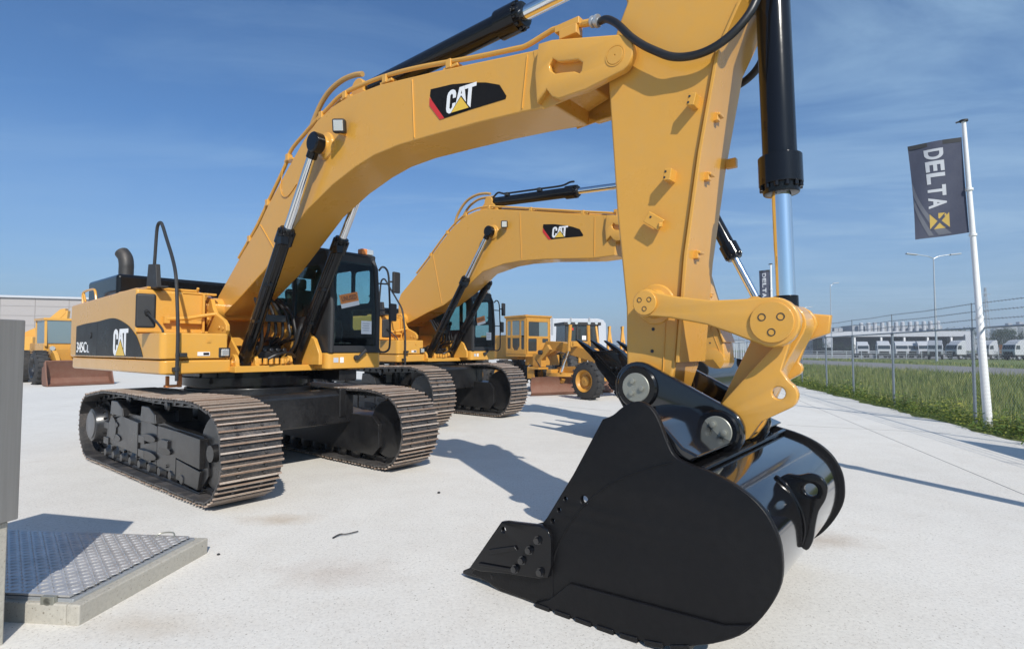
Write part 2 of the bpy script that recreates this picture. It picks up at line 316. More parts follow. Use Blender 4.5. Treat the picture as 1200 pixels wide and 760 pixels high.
def plate(name, outline, y0, y1, mat, parent, holes=(), bev=0.006):
    """thick plate standing in the x-z plane, holes really cut"""
    me = curve_mesh([outline] + list(holes), abs(y1 - y0) / 2, bev); yc = (y0 + y1) / 2
    for v in me.vertices: v.co = (v.co.x, yc - v.co.z, v.co.y)
    bm = bmesh.new(); bm.from_mesh(me); bmesh.ops.remove_doubles(bm, verts=bm.verts, dist=1e-5); bmesh.ops.recalc_face_normals(bm, faces=bm.faces); bm.to_mesh(me); bm.free()
    me.materials.clear()
    return link(name, me, mat, parent, angle=48)
def decal(name, outs, frame, mat, parent, th=0.0015):
    """thin printed film: 2-D outlines mapped by frame(u, v, w)->point"""
    me = curve_mesh(outs, th, 0)
    for v in me.vertices: v.co = frame(v.co.x, v.co.y, v.co.z)
    bm = bmesh.new(); bm.from_mesh(me); bmesh.ops.recalc_face_normals(bm, faces=bm.faces); bm.to_mesh(me); bm.free()
    me.materials.clear(); return link(name, me, mat, parent)
def text_mesh(txt, bold=0.02):
    cu = bpy.data.curves.new('tmp', 'FONT'); cu.body = txt; cu.size = 1; cu.offset = bold; cu.extrude = 0.004; cu.align_x = 'CENTER'; cu.space_character = 1.05
    ob = bpy.data.objects.new('tmp', cu); COL.objects.link(ob); bpy.context.view_layer.update()
    me = bpy.data.meshes.new_from_object(ob.evaluated_get(bpy.context.evaluated_depsgraph_get()))
    bpy.data.objects.remove(ob); bpy.data.curves.remove(cu)
    xs = [v.co.x for v in me.vertices]; ys = [v.co.y for v in me.vertices]
    x0, x1, y0, y1 = min(xs), max(xs), min(ys), max(ys)
    for v in me.vertices: v.co.x = (v.co.x - x0) / (x1 - x0); v.co.y = (v.co.y - y0) / (y1 - y0)
    return me
def text(name, txt, frame, mat, parent, bold=0.02):
    me = text_mesh(txt, bold)
    for v in me.vertices: v.co = frame(v.co.x, v.co.y, v.co.z)
    bm = bmesh.new(); bm.from_mesh(me); bmesh.ops.recalc_face_normals(bm, faces=bm.faces); bm.to_mesh(me); bm.free()
    me.materials.clear(); return link(name, me, mat, parent)
CATL = [ # three-letter mark in a 1.46 x 1 box
    [(.46, .62), (.46, .80), (.40, .94), (.29, 1.0), (.17, 1.0), (.05, .92), (0, .78), (0, .22), (.05, .08), (.16, 0), (.27, .0), (.36, .07), (.46, .27), (.46, .40), (.31, .40), (.31, .24), (.235, .17), (.16, .24), (.16, .76), (.235, .84), (.31, .76), (.31, .62)],
    [(.47, .26), (.62, 1.0), (.86, 1.0), (1.0, .30), (.74, .62)],
    [(.88, 1.0), (1.46, 1.0), (1.46, .84), (1.25, .84), (1.25, 0.0), (1.08, .18), (1.08, .84), (.91, .84)]]
CATH = [(.74, .86), (.70, .70), (.78, .70)]
CATT = [(.30, .0), (.74, .56), (1.18, .0)]
# ------------------------------------------------------------------ excavator
def polyline_resample(pts, n):
    pts = [Vector(p) for p in pts]; segs = [(pts[(i + 1) % len(pts)] - pts[i]).length for i in range(len(pts))]; tot = sum(segs); out = []
    i = 0; acc = 0
    for k in range(n):
        d = tot * k / n
        while acc + segs[i] < d: acc += segs[i]; i += 1
        t = (d - acc) / segs[i]; p = pts[i].lerp(pts[(i + 1) % len(pts)], t); out.append((p, (pts[(i + 1) % len(pts)] - pts[i]).normalized()))
    return out, tot / n
LOOP = ([(-1.9, .035), (1.9, .03)] + arc(1.98, .565, .535, -84, 68, 16) + [(1.75, 1.135), (1.2, 1.125), (.4, 1.105), (-.4, 1.115), (-1.3, 1.11), (-1.75, 1.06), (-2.2, 1.0)] + arc(-1.97, .545, .515, 128, 262, 14))
def crawler(root, side, zs=1.0, dy=0.0):
    yc = 1.165 * side; o = side  # o points outwards
    samples, pitch = polyline_resample(LOOP, 49)
    mb = MB()
    for i, (p, t) in enumerate(samples):
        # smooth the tangent over a shoe
        q0 = samples[i - 1][0]; q1 = samples[(i + 1) % 49][0]; t = (q1 - q0).normalized(); n = Vector((t.y, -t.x))
        T3 = Vector((t.x, 0, t.y)); N3 = Vector((n.x, 0, n.y)); Y3 = Vector((0, 1, 0))
        rot = Matrix((T3, N3.cross(T3), N3)).transposed(); P = Vector((p.x, yc, p.y))
        jy = random.uniform(-.006, .006)
        mb.mat(0).box(P - N3 * .040 + Y3 * jy, (pitch * .93, .655, .018), rot)
        for k in (-1, 0, 1):
            mb.mat(0).box(P - N3 * .024 + T3 * (k * pitch * .355) + Y3 * jy, (.018, .656, .03), rot); mb.mat(1).box(P - N3 * (.009 if k == 0 else .006) + T3 * (k * pitch * .355) + Y3 * jy, (.021, .66, .017), rot)
        mb.mat(2)
        for s in (-.1, .1): mb.box(P - N3 * .085 + Y3 * s, (pitch * 1.02, .05, .085), rot)
        mb.cyl(P - N3 * .085 + T3 * pitch * .5 + Y3 * -.15, P - N3 * .085 + T3 * pitch * .5 + Y3 * .15, .028, 8)
        mb.mat(0)
        for s in (-.14, .14):
            for k in (-.18, .18): mb.cyl(P - N3 * .028 + T3 * pitch * k + Y3 * s, P - N3 * .008 + T3 * pitch * k + Y3 * s, .016, 6)
    cr = mb.build('crawler_track', ['shoe', 'grouser', 'under'], root, bevel=.003, seg=1); cr.scale = (1, 1, zs); cr.location = (0, dy, 0)
    Y = lambda d: yc + o * d     # distance outwards from the track's middle
    f = MB().prism([(-1.62, .26), (1.72, .17), (1.86, .30), (1.84, .62), (1.70, .72), (.95, .74), (.3, .80), (-.9, .80), (-1.4, .70), (-1.62, .52)], Y(-.22), Y(.18))
    f.prism([(-1.5, .34), (-.2, .30), (-.2, .72), (-.85, .76), (-1.42, .62)], Y(.15), Y(.225))
    f.prism([(-.17, .26), (.42, .24), (.42, .72), (.1, .76), (-.17, .74)], Y(.15), Y(.205))
    f.prism([(.46, .24), (1.05, .21), (1.05, .72), (.46, .74)], Y(.15), Y(.215))
    f.prism([(1.08, .42), (1.76, .37), (1.76, .70), (1.08, .73)], Y(.15), Y(.235))
    f.prism([(1.08, .165), (1.68, .13), (1.74, .34), (1.08, .40)], Y(.15), Y(.22))
    f.prism([(-1.6, .12), (1.68, .06), (1.68, .1), (-1.6, .165)], Y(.12), Y(.2))
    fr = f.build('track_frame', 'under', cr, bevel=.006)
    for x, z in ((-.98, .86), (.22, .86)):
        s = MB().prism([(x - .24, z - .1), (x + .3, z - .1), (x + .26, z + .02), (x + .05, z + .1), (x - .2, z + .1)], Y(.02), Y(.26)); s.build('step', 'under', cr, bevel=.012)
    MB().lathe((-1.18, Y(.19), .56), (0, o, 0), [(0, .0), (0, .16), (.05, .16), (.05, .1)], 20).build('guard_boss', 'under', cr)
    for x, z in ((-1.45, .58), (-1.45, .36), (-.02, .52), (-.02, .34), (.75, .54)):
        MB().box((x, Y(.21), z), (.22, .06, .10)).build('guard_boss', 'under', cr, bevel=.006)
    for x in (-1.2, -.7, -.2, .3, .8): MB().cyl((x, Y(.19), .28), (x, Y(.235), .28), .02, 8).build('guard_bolt', 'under', cr)
    for x, z, a, b in ((-1.05, .44, .22, .055), (.2, .34, .3, .055), (.2, .56, .26, .05), (.75, .46, .2, .05), (-1.15, .62, .2, .05)):
        MB().prism([(x + a * math.cos(t * math.pi / 8), z + b * math.sin(t * math.pi / 8)) for t in range(16)], Y(.2), Y(.238)).build('slot_shade', 'black', cr, bevel=.005)  # raised black ovals stand in for the shade of recessed slots
    for k in range(9):
        x = -1.5 + k * .345
        MB().lathe((x, Y(-.2), .185), (0, o, 0), [(0, .08), (.02, .12), (.1, .12), (.12, .09), (.28, .09), (.3, .12), (.38, .12), (.40, .07), (.43, .05)], 18).build('track_roller', 'under', cr)
    for x in (-.85, .55):
        MB().lathe((x, Y(-.16), .985), (0, o, 0), [(0, .06), (.02, .075), (.3, .075), (.32, .05)], 14).box((x, Y(-.05), .88), (.12, .16, .2)).build('carrier_roller', 'under', cr)
    MB().lathe((1.98, Y(-.16), .565), (0, o, 0), [(0, .1), (.01, .40), (.1, .425), (.22, .425), (.31, .40), (.32, .1), (.38, .09)], 32).build('idler', 'under', cr)
    sp = MB().lathe((-1.97, Y(-.12), .545), (0, o, 0), [(0, .1), (.01, .36), (.23, .36), (.24, .1)], 30)
    for k in range(21):
        a = 2 * math.pi * k / 21
        sp.box((-1.97 + .385 * math.cos(a), Y(0), .545 + .385 * math.sin(a)), (.07, .06, .055), Matrix.Rotation(-a, 3, 'Y'))
    sp.build('sprocket', 'under', cr, bevel=.004, seg=1)
    hb = MB().lathe((-1.97, Y(.05), .545), (0, o, 0), [(0, .3), (.1, .3), (.14, .27), (.2, .255), (.235, .24), (.245, .2), (.245, 0.01)], 32)
    hb.build('final_drive', 'under', cr)
    MB().lathe((-1.97, Y(.29), .545), (0, o, 0), [(0, .2), (.012, .2), (.018, .185), (.018, .01)], 32).build('hub_cover', 'hubgrey', cr)
    for k in range(16):
        a = 2 * math.pi * k / 16; c = (-1.97 + .28 * math.cos(a), Y(.15), .545 + .28 * math.sin(a)); MB().cyl(c, (c[0], Y(.2), c[2]), .018, 6).build('hub_bolt', 'under', cr)
def hydraulic(root, name, a, b, tl, rt, rr, rh, up=(0, 1, 0), eye=None, sidepipe=True, base=.0, glandlen=.22):
    """cylinder from a (base pin) to b (rod pin); tl = length of tube"""
    a, b = Vector(a), Vector(b); d = (b - a).normalized(); ax = Vector(up)
    prof = [(-.02, .03), (0, rt * .9), (.06, rt)] + [(tl - glandlen, rt), (tl - glandlen + .004, rh), (tl - .06, rh), (tl - .06, rh * .86), (tl, rh * .82), (tl + .005, rr * 1.3)]
    m = MB().lathe(a, d, prof, 28)
    m.cyl(a - ax * rt * .75, a + ax * rt * .75, rt * 1.05, 24)
    v = d.cross(ax).normalized()
    for k in range(12):
        t = 2 * math.pi * k / 12; o_ = (ax * math.cos(t) + v * math.sin(t)) * rh * .88
        m.cyl(a + d * (tl - .062) + o_, a + d * (tl - .03) + o_, rh * .13, 6)
    if sidepipe:
        s = -v if v.x > 0 else v
        s = -s
        o_ = (s * .8 - ax * .6).normalized() * (rt + .035)
        m.tube(smooth([a + d * tl * .25 + o_, a + d * tl * .6 + o_, a + d * (tl - .32) + o_, a + d * (tl - .15) + o_ * 1.08], 4), .018, 8)
        for q in (.35, .62): m.box(a + d * tl * q + o_ * .75, (.08, .08, .05))
        m.box(a + d * (tl - .14) + o_ * .95, (.11, .1, .1))
    t = m.build(name, 'black', root, bevel=.004, seg=1)
    L_ = (b - a).length
    MB().cyl(a + d * (tl - .05), a + d * (L_ - .06), rr, 28).build('piston_rod', 'chrome', t)
    if eye:
        w, re = eye
        e = MB().lathe(b - ax * w, ax, [(0, re * .85), (.015, re), (2 * w - .015, re), (2 * w, re * .85)], 26).cyl(b - d * (re + .07), b - d * re * .5, rr * 1.25, 20)
        e.build('rod_eye', 'black', t, bevel=.004)
    return t
def lerp_pt(p, q, t): return tuple(a + (b - a) * t for a, b in zip(p, q))
def pin_bolts(mb, c, y, s, r=.05, rb=.02):
    """three bolt heads on a pin cap; s = outward sign"""
    for k in range(3):
        a = R(90 + 120 * k + 25); x, z = c[0] + r * math.cos(a), c[1] + r * math.sin(a)
        mb.lathe((x, y, z), (0, s, 0), [(0, rb * 1.45), (.004, rb * 1.45), (.004, rb), (.016, rb), (.018, rb * .5)], 12)
BOOM1 = dict(
    top=[(-.60, 2.36), (-.52, 2.50), (-.08, 2.84), (.18, 3.04), (.69, 3.41), (.97, 3.68), (1.43, 4.05), (1.85, 4.37), (2.14, 4.53), (2.45, 4.62), (2.79, 4.65), (3.41, 4.61), (4.27, 4.48), (5.62, 4.25), (5.80, 4.2)],
    bot=[(5.72, 3.72), (5.38, 3.76), (4.87, 3.80), (4.31, 3.83), (3.72, 3.855), (3.3, 3.84), (2.95, 3.78), (2.5, 3.66), (1.94, 3.44), (1.69, 3.28), (.91, 2.78), (.25, 2.46), (-.30, 2.21), (-.46, 2.14), (-.58, 2.2)],
    eye=(2.35, 4.16), pin=(6.32, 3.92), scyl=(2.78, 4.80), foot=(-.46, 2.29))
BOOM2 = dict(
    top=[(-.72, 2.95), (-.62, 3.14), (.0, 3.60), (.41, 3.92), (.85, 4.30), (1.29, 4.64), (1.75, 4.88), (2.1, 4.94), (2.47, 4.93), (3.34, 4.76), (4.35, 4.55), (5.27, 4.36), (5.80, 4.26)],
    bot=[(5.74, 3.50), (5.27, 3.49), (4.12, 3.59), (3.4, 3.62), (2.95, 3.6), (2.3, 3.48), (1.76, 3.14), (1.03, 2.77), (.42, 2.60), (-.30, 2.36), (-.54, 2.3), (-.7, 2.5)],
    eye=(2.62, 4.36), pin=(6.30, 3.95), scyl=(2.35, 5.15), foot=(-.5, 2.45))
def cat_mark(parent, frame, wide=True):
    decal('letter_mark', [CATL[0]], frame, 'letter', parent); decal('letter_mark', [CATL[1], CATH], frame, 'letter', parent); decal('letter_mark', [CATL[2]], frame, 'letter', parent)
    decal('triangle_edge', [[(.25, -.03), (.74, .63), (1.25, -.03)]], lambda u, v, w: frame(u, v, w + .0018), 'decal', parent)
    decal('triangle_mark', [CATT], lambda u, v, w: frame(u, v, w + .0036), 'logo_yellow', parent)
def make_excavator(loc, rz, label, spec):
    root = empty('excavator', loc, rz); tag(root, label, 'excavator', 'excavators parked side by side')
    # ---- undercarriage
    crawler(root, -1, spec.get('zs', 1), spec.get('dyn', 0)); crawler(root, 1, spec.get('zs', 1), spec.get('dyf', 0))
    cb = MB().cyl((0, 0, .62), (0, 0, 1.16), .86, 40)
    for x in (-.92, .92): cb.prism([(x - .26, .60), (x + .26, .60), (x + .26, 1.02), (x + .2, 1.08), (x - .2, 1.08), (x - .26, 1.02)], -1.0, 1.0)
    for x in (-.92, .92):
        for y in (-.8, .8): cb.box((x, y, .9), (.56, .12, .42))
    cb.box((0, 0, .78), (1.5, 1.3, .34)); cb.build('car_body', 'under', root, bevel=.02).scale = (1, 1, spec.get('zs', 1))
    MB().lathe((0, 0, 1.15), (0, 0, 1), [(0, .84), (.04, .84), (.04, .9), (.15, .9), (.15, .8), (.23, .8)], 48).build('swing_bearing', 'black', root)
    # ---- upper frame
    d = MB().box((-1.1, 0, 1.42), (3.9, 1.24, .085))
    d.box((-1.1, -1.02, 1.395), (3.4, .78, .04)); d.box((-.9, .98, 1.395), (3.6, .8, .04))
    d.prism([(-.8, 1.46), (.62, 1.46), (.4, 1.62), (-.1, 2.05), (-.8, 2.05)], -.37, -.335); d.prism([(-.8, 1.46), (.62, 1.46), (.4, 1.62), (-.1, 2.05), (-.8, 2.05)], .335, .37)
    d.box((-.55, 0, 1.66), (.08, .66, .42)); d.build('upper_frame', 'yellow', root, bevel=.008)
    MB().box((-.2, .95, 1.30), (2.6, .3, .15)).box((-.6, -.2, 1.34), (1.6, 1.2, .08)).build('deck_gap_filler', 'under', root, bevel=.01)  # dark blocks added under the deck to shut out the bright ground behind
    for y in (-.52, -.25, .25, .52):
        MB().prism(arc(.58, 1.5, .125, -10, 190, 12) + [(.40, 1.455), (.76, 1.455)], y - .028, y + .028).build('cylinder_lug', 'yellow', root, bevel=.008)
    MB().cyl((.58, -.58, 1.5), (.58, -.18, 1.5), .05, 16).cyl((.58, .18, 1.5), (.58, .58, 1.5), .05, 16).build('lug_pin', 'yellow', root, bevel=.004)
    # ---- right-hand side: tank housing, skirt, tool box
    sb = MB().prism([(-3.29, 1.565), (-.2, 1.565), (-.2, 2.49), (-.3, 2.515), (-3.29, 2.42)], -1.45, -.58)
    hs = sb.build('side_housing', 'yellow', root, bevel=.035, seg=3)
    dt = MB()
    dt.box((-.42, -.98, 2.525), (.34, .66, .03)); dt.box((-.24, -.66, 2.485), (.1, .46, .03)); dt.cyl((-.75, -1.15, 2.5), (-.75, -1.15, 2.56), .07, 16); dt.box((-1.1, -1.2, 2.5), (.35, .3, .05))
    dt.box((-.185, -1.0, 1.93), (.03, .9, .03)); dt.box((-.17, -.62, 2.2), (.05, .03, .56))
    dt.tube([(-.14, -1.12, 2.10), (-.12, -.85, 2.12), (-.10, -.62, 2.17), (-.1, -.46, 2.2)], .028, 10); dt.box((-.15, -1.1, 2.09), (.07, .07, .1)); dt.box((-.15, -.8, 2.07), (.07, .28, .05))
    dt.cyl((-.21, -.7, 2.50), (-.16, -.7, 2.56), .02, 8)
    dt.build('tank_fittings', 'yellow', hs, bevel=.006)
    MB().prism_z([(-3.27, -.58)] + arc(-3.13, -1.30, .14, 180, 270, 6) + [(.60, -1.44)] + arc(.62, -1.36, .08, 270, 360, 5) + [(.70, -.60)], 1.375, 1.555).build('skirt', 'yellow', root, bevel=.03, seg=3)
    tb = MB().prism_z([(-.19, -.66)] + [(-.19, -1.45)] + arc(.64, -1.38, .075, 270, 360, 5) + [(.715, -.66)], 1.566, 1.895).build('tool_box', 'yellow', root, bevel=.02, seg=3)
    MB().box((.715, -.70, 1.645), (.02, .15, .13)).build('lamp_recess', 'dull', tb, bevel=.01)
    MB().box((.735, -.70, 1.645), (.03, .105, .095)).build('work_light', 'lamp', tb, bevel=.02)
    MB().box((.717, -.96, 1.63), (.006, .15, .05)).build('label_plate', 'letter', tb); MB().box((.721, -.93, 1.63), (.004, .07, .03)).build('label_print', 'decal', tb)
    MB().box((.717, -.9, 1.80), (.012, .05, .05)).box((.717, -.9, 1.80), (.02, .02, .02)).build('latch', 'yellow', tb)
    cw = [(-3.28, -1.42), (-3.36, -1.38), (-3.48, -1.24), (-3.62, -.95), (-3.70, -.5), (-3.72, 0)]
    MB().prism_z(cw + [(x, -y) for x, y in cw[-2::-1]], 1.36, 2.42).build('counterweight', 'yellow', root, bevel=.05, seg=3)
    MB().box((-1.95, 1.0, 1.95), (2.2, .9, .95)).build('side_housing', 'yellow', root, bevel=.03)
    MB().box((-1.9, 0, 1.95), (2.2, 1.15, .96)).build('engine_housing', 'yellow', root, bevel=.02)
    hd = MB().prism([(-3.42, 2.38), (-1.9, 2.38), (-1.9, 2.87), (-3.42, 2.85)], -1.2, 1.2).build('engine_hood', 'dull' if 0 else 'black', root, bevel=.06, seg=4)
    MB().tube(smooth([(-2.95, -.78, 2.8), (-2.95, -.78, 3.05), (-2.95, -.78, 3.16), (-2.98, -.79, 3.28), (-3.06, -.82, 3.37)], 6), .112, 20).lathe((-2.95, -.78, 2.84), (0, 0, 1), [(0, .13), (.05, .13), (.05, .1)], 20).build('exhaust_pipe', 'exh', root)
    MB().tube(smooth([(-3.0, -1.36, 2.42), (-3.03, -1.36, 2.6), (-2.9, -1.36, 2.64), (-2.5, -1.36, 2.645), (-2.36, -1.36, 2.6), (-2.3, -1.36, 2.46)], 4), .018, 8).tube([(-2.98, -1.36, 2.62), (-2.86, -1.36, 2.46)], .014, 8).build('handrail', 'yellow', root)
    rl = MB().tube(smooth([(.80, -1.30, 1.30), (.80, -1.30, 1.5), (.80, -1.30, 1.9), (.75, -1.3, 2.3), (.66, -1.29, 2.62), (.42, -1.25, 2.87), (.16, -1.23, 3.14), (-.02, -1.22, 3.34), (-.1, -1.22, 3.405), (-.19, -1.22, 3.39), (-.235, -1.22, 3.3), (-.27, -1.22, 3.0), (-.29, -1.22, 2.82)], 5), .021, 10)
    rl.build('guard_rail', 'dull', root)
    MB().prism([(-.46, 2.52), (-.40, 2.86), (-.13, 2.84), (-.06, 2.50)], -1.26, -1.20).box((-.27, -1.2, 2.53), (.5, .14, .03)).build('rail_bracket', 'dull', root, bevel=.008)
    MB().box((.76, -1.24, 1.62), (.06, .12, .05)).box((.75, -1.3, 1.44), (.1, .05, .05)).cyl((.79, -1.3, 1.42), (.79, -1.3, 1.47), .035, 10).build('rail_clamp', 'dull', root, bevel=.006)
    MB().box((.45, -1.14, 1.30), (.05, .05, .2)).box((.45, -1.22, 1.22), (.1, .18, .03)).box((.45, -1.28, 1.28), (.04, .04, .14)).build('step_bracket', 'orange', root, bevel=.008)
    mr = MB().box((0, 0, 0), (.07, .215, .43)).build('mirror', 'dull', root, bevel=.028, seg=3); mr.location = (.38, -1.52, 2.17); mr.rotation_euler = (0, 0, R(-14))
    MB().tube(smooth([(.42, -1.52, 2.14), (.50, -1.50, 2.1), (.60, -1.45, 2.0), (.66, -1.42, 1.92), (.66, -1.42, 1.86)], 4), .014, 8).cyl((.40, -1.52, 2.16), (.45, -1.52, 2.14), .03, 10).build('mirror_arm', 'dull', root)
    # black wave film with the mark and the type number
    fy = -1.4525
    wave = [(-2.94, 2.06), (-2.4, 2.09), (-1.81, 2.105), (-1.35, 2.13), (-1.08, 2.13), (-.85, 2.10), (-.66, 2.06), (-.44, 2.0), (-.22, 1.90)] + [(-.1, 1.83), (.0, 1.74), (.07, 1.66), (.12, 1.6)]
    wave = smooth(wave, 3)
    w1 = [p for p in wave if p[0] <= -.24] + [(-.187, 1.885), (-.187, 1.59), (-2.94, 1.59)]
    fr = lambda y: (lambda u, v, w: (u, y - w, v))
    if spec['full']:
        dc = decal('side_decal', [w1], fr(fy), 'decal', root)
        w2 = [(-.18, 1.89), (-.1, 1.83), (.0, 1.74), (.07, 1.66), (.12, 1.59), (-.18, 1.59)]
        decal('decal_panel', [w2], fr(-1.4545), 'decal', dc)
        frc = lambda u, v, w: (-1.06 + u * .60 / 1.46 + .0 * v, fy - .003 - w, 1.60 + v * .37)
        cat_mark(dc, frc)
        text('type_number', '345C', lambda u, v, w: (-2.87 + u * .52, fy - .003 - w, 1.635 + v * .165), 'letter', dc, .0)
        text('type_number', 'L', lambda u, v, w: (-2.30 + u * .09, fy - .003 - w, 1.635 + v * .12), 'flaggrey', dc, .02)
        MB().cyl((-2.15, fy - .002, 1.9), (-2.15, fy - .012, 1.9), .045, 16).box((-1.83, fy - .001, 1.84), (.012, .004, .5)).build('door_lock', 'dull', dc)
    # ---- boom foot brackets
    for s in (-1, 1):
        MB().prism([(-.72, 1.5), (-.69, 2.34), (-.55, 2.47), (-.37, 2.48), (-.22, 2.42), (-.15, 2.29), (-.08, 2.21), (.2, 2.1), (.28, 2.03), (.29, 1.95), (.24, 1.88), (.1, 1.5)], s * .44, s * .50).build('boom_foot_bracket', 'yellow', root, bevel=.012)
        f = MB().lathe((-.44, s * .5, 2.30), (0, s, 0), [(0, .13), (.03, .13), (.04, .1), (.04, .02)], 20)
        f.prism([(-.52, 2.16), (-.3, 2.05), (-.24, 2.12), (-.38, 2.34), (-.5, 2.3)], s * .5, s * .53)
        for x, z in ((.08, 2.0), (.2, 1.98), (-.36, 2.24), (-.3, 2.13)): f.cyl((x, s * .5, z), (x, s * .515, z), .028, 10)
        f.build('pivot_pin', 'yellow', root, bevel=.008)
    # ---- boom
    B = spec['boom']; hw = .27
    prof = B['top'] + B['bot']
    boom = MB().prism(prof, -hw, hw).build('boom', 'yellow', root, bevel=.016, seg=3, angle=28)
    fo = B['foot']; MB().cyl((fo[0], -.44, fo[1]), (fo[0], .44, fo[1]), .17, 28).build('boom_foot', 'yellow', boom, bevel=.01)
    for p, q in B['seams']:
        for s in (-1, 1): MB().bar((p[0], s * (hw + .001), p[1]), (q[0], s * (hw + .001), q[1]), .006, .022, (0, 1, 0)).build('weld_seam', 'yellow', boom, bevel=.002, seg=1)
    px, pz = B['pin']
    for s in (-1, 1):
        ear = [(5.60, pz + .345), (5.74, pz + .33), (6.36, pz + .15)] + arc(px, pz, .15, 72, -62, 9) + [(6.06, pz - .185), (5.80, pz - .185), (5.735, pz - .15), (5.68, pz - .07), (5.58, pz - .155), (5.56, pz + .1)]
        slot = [(5.71, pz + .13), (5.745, pz + .17), (5.80, pz + .125), (5.9, pz + .1), (5.99, pz + .08), (6.03, pz + .04), (6.02, pz - .02), (6.0, pz - .035), (5.955, pz - .005), (5.85, pz + .02), (5.77, pz + .035), (5.72, pz + .08)]
        plate('boom_ear', ear, s * .262, s * .335, 'yellow', boom, [slot], bev=.012)
        e2 = MB().prism([(5.5, pz + .345), (5.74, pz + .32), (6.34, pz + .14)] + arc(px, pz, .135, 72, -62, 9) + [(6.06, pz - .17), (5.6, pz - .2)], s * .262, s * .275); e2.build('boom_ear', 'yellow', boom, bevel=.004)
        MB().lathe((px, s * .335, pz), (0, s, 0), [(0, .082), (.004, .082), (.004, .072), (.0, .07), (.006, .066), (.006, .008), (.001, .006)], 30).build('pin_cap', 'yellow', boom)
    un = MB().prism([(5.5, pz - .15), (5.95, pz - .02), (5.95, pz + .2), (5.5, pz + .3)], -.262, .262); un.build('boom_end_block', 'yellow', boom, bevel=.02)
    ex, ez = B['eye']
    for s in (-1, 1): MB().lathe((ex, s * .262, ez), (0, s, 0), [(0, .17), (.03, .16), (.05, .11), (.09, .10)], 24).build('cylinder_boss', 'yellow', boom, bevel=.006)
    sx, sz = B['scyl']
    for y in (-.11, .11):
        MB().prism([(sx - .42, sz - .32), (sx + .36, sz - .30), (sx + .14, sz - .06)] + arc(sx, sz, .12, -20, 190, 10) + [(sx - .2, sz - .1)], y - .03, y + .03).build('cylinder_bracket', 'yellow', boom, bevel=.01)
    # pipes along the top edge, clamps, lamp
    ddx, ddz = sx - 2.78, sz - 4.80; ltx, ltz = ex + .41, ez + .115
    if spec['full']:
        p1 = [(.06, 3.03), (.42, 3.30), (.62, 3.46), (.92, 3.75), (1.33, 4.14), (1.48, 4.32), (1.80, 4.46), (1.95, 4.52), (2.35, 4.66), (2.62, 4.735), (3.1, 4.73), (3.56, 4.69), (4.06, 4.61), (4.75, 4.47), (5.25, 4.38), (5.40, 4.36), (5.62, 4.39), (5.72, 4.395), (6.0, 4.33)]
        p2 = [(-.05, 2.94), (.4, 3.32), (.8, 3.68), (1.2, 4.05), (1.55, 4.31), (2.0, 4.58), (2.4, 4.72), (2.7, 4.78), (3.3, 4.74), (4.0, 4.64), (4.8, 4.48), (5.5, 4.4), (6.0, 4.33)]
        if ddx:
            tp_ = smooth(B['top'][2:], 3); off = []
            for i, q in enumerate(tp_):
                a_, b_ = tp_[max(i - 1, 0)], tp_[min(i + 1, len(tp_) - 1)]; l_ = math.dist(a_, b_); off.append((q[0] - (b_[1] - a_[1]) / l_ * .06, q[1] + (b_[0] - a_[0]) / l_ * .06))
            p1 = off[::2] + [(6.0, 4.33)]; p2 = [(x, z + .02) for x, z in p1]
        MB().tube([(x, -.235, z) for x, z in smooth(p1, 5)], .024, 10).build('oil_pipe', 'yellow', boom)
        MB().tube([(x, .2, z) for x, z in smooth(p2, 5)], .024, 10).build('oil_pipe', 'yellow', boom)
        MB().tube([(x, -.08, z) for x, z in smooth([(x + ddx, z + ddz) for x, z in ((1.62, 4.38), (1.66, 4.52), (1.74, 4.68), (1.93, 4.88), (2.13, 4.99), (2.38, 5.04), (2.62, 5.03), (2.80, 4.99))], 5)], .032, 10).build('hose', 'pipe_tan', boom)
        MB().tube([(x, .06, z) for x, z in smooth([(x + ddx, z + ddz) for x, z in ((1.66, 4.4), (1.74, 4.58), (1.93, 4.80), (2.13, 4.92), (2.38, 4.98), (2.8, 4.95))], 5)], .03, 10).build('hose', 'pipe_tan', boom)
        cps = [(.40, 3.29), (.90, 3.73), (1.42, 4.25), (2.2, 4.61), (2.70, 4.72), (3.45, 4.68), (4.45, 4.52)]
        if ddx: cps = [p1[int(len(p1) * t)] for t in (.12, .25, .4, .55, .68, .8)]
        for x, z in cps: MB().box((x, -.235, z - .02), (.07, .07, .09)).box((x + .02, -.22, z - .055), (.2, .08, .03)).build('pipe_clamp', 'yellow', boom, bevel=.006)
        k = MB().box((5.84, -.235, 4.37), (.24, .07, .06)).box((5.86, -.235, 4.30), (.17, .10, .08)).cyl((5.98, -.235, 4.34), (6.07, -.235, 4.32), .03, 10)
        k.build('pipe_manifold', 'yellow', boom, bevel=.006)
        for i in range(4): MB().cyl((5.5 + i * .045, -.2, 4.24 - i * .006), (5.5 + i * .045, -.2, 4.30 - i * .006), .012, 6).build('top_bolt', 'yellow', boom)
        MB().lathe((6.05, -.235, 4.325), (1, 0, -.2), [(0, .035), (.01, .045), (.03, .045), (.03, .035), (.05, .035), (.05, .05), (.075, .05), (.075, .022), (.18, .022)], 12).build('hose_fitting', 'galv', boom)
        MB().tube(smooth([(6.14, -.235, 4.30), (6.22, -.27, 4.27), (6.33, -.31, 4.17), (6.45, -.33, 4.02), (6.55, -.33, 3.92), (6.65, -.33, 3.84), (6.75, -.33, 3.77), (6.85, -.32, 3.735), (6.97, -.32, 3.72), (7.09, -.32, 3.74), (7.2, -.30, 3.81), (7.28, -.27, 3.91), (7.32, -.24, 4.01), (7.40, -.2, 4.18), (7.38, -.14, 4.45), (7.3, -.12, 4.7)], 5), .029, 12).build('hose', 'hose', boom)
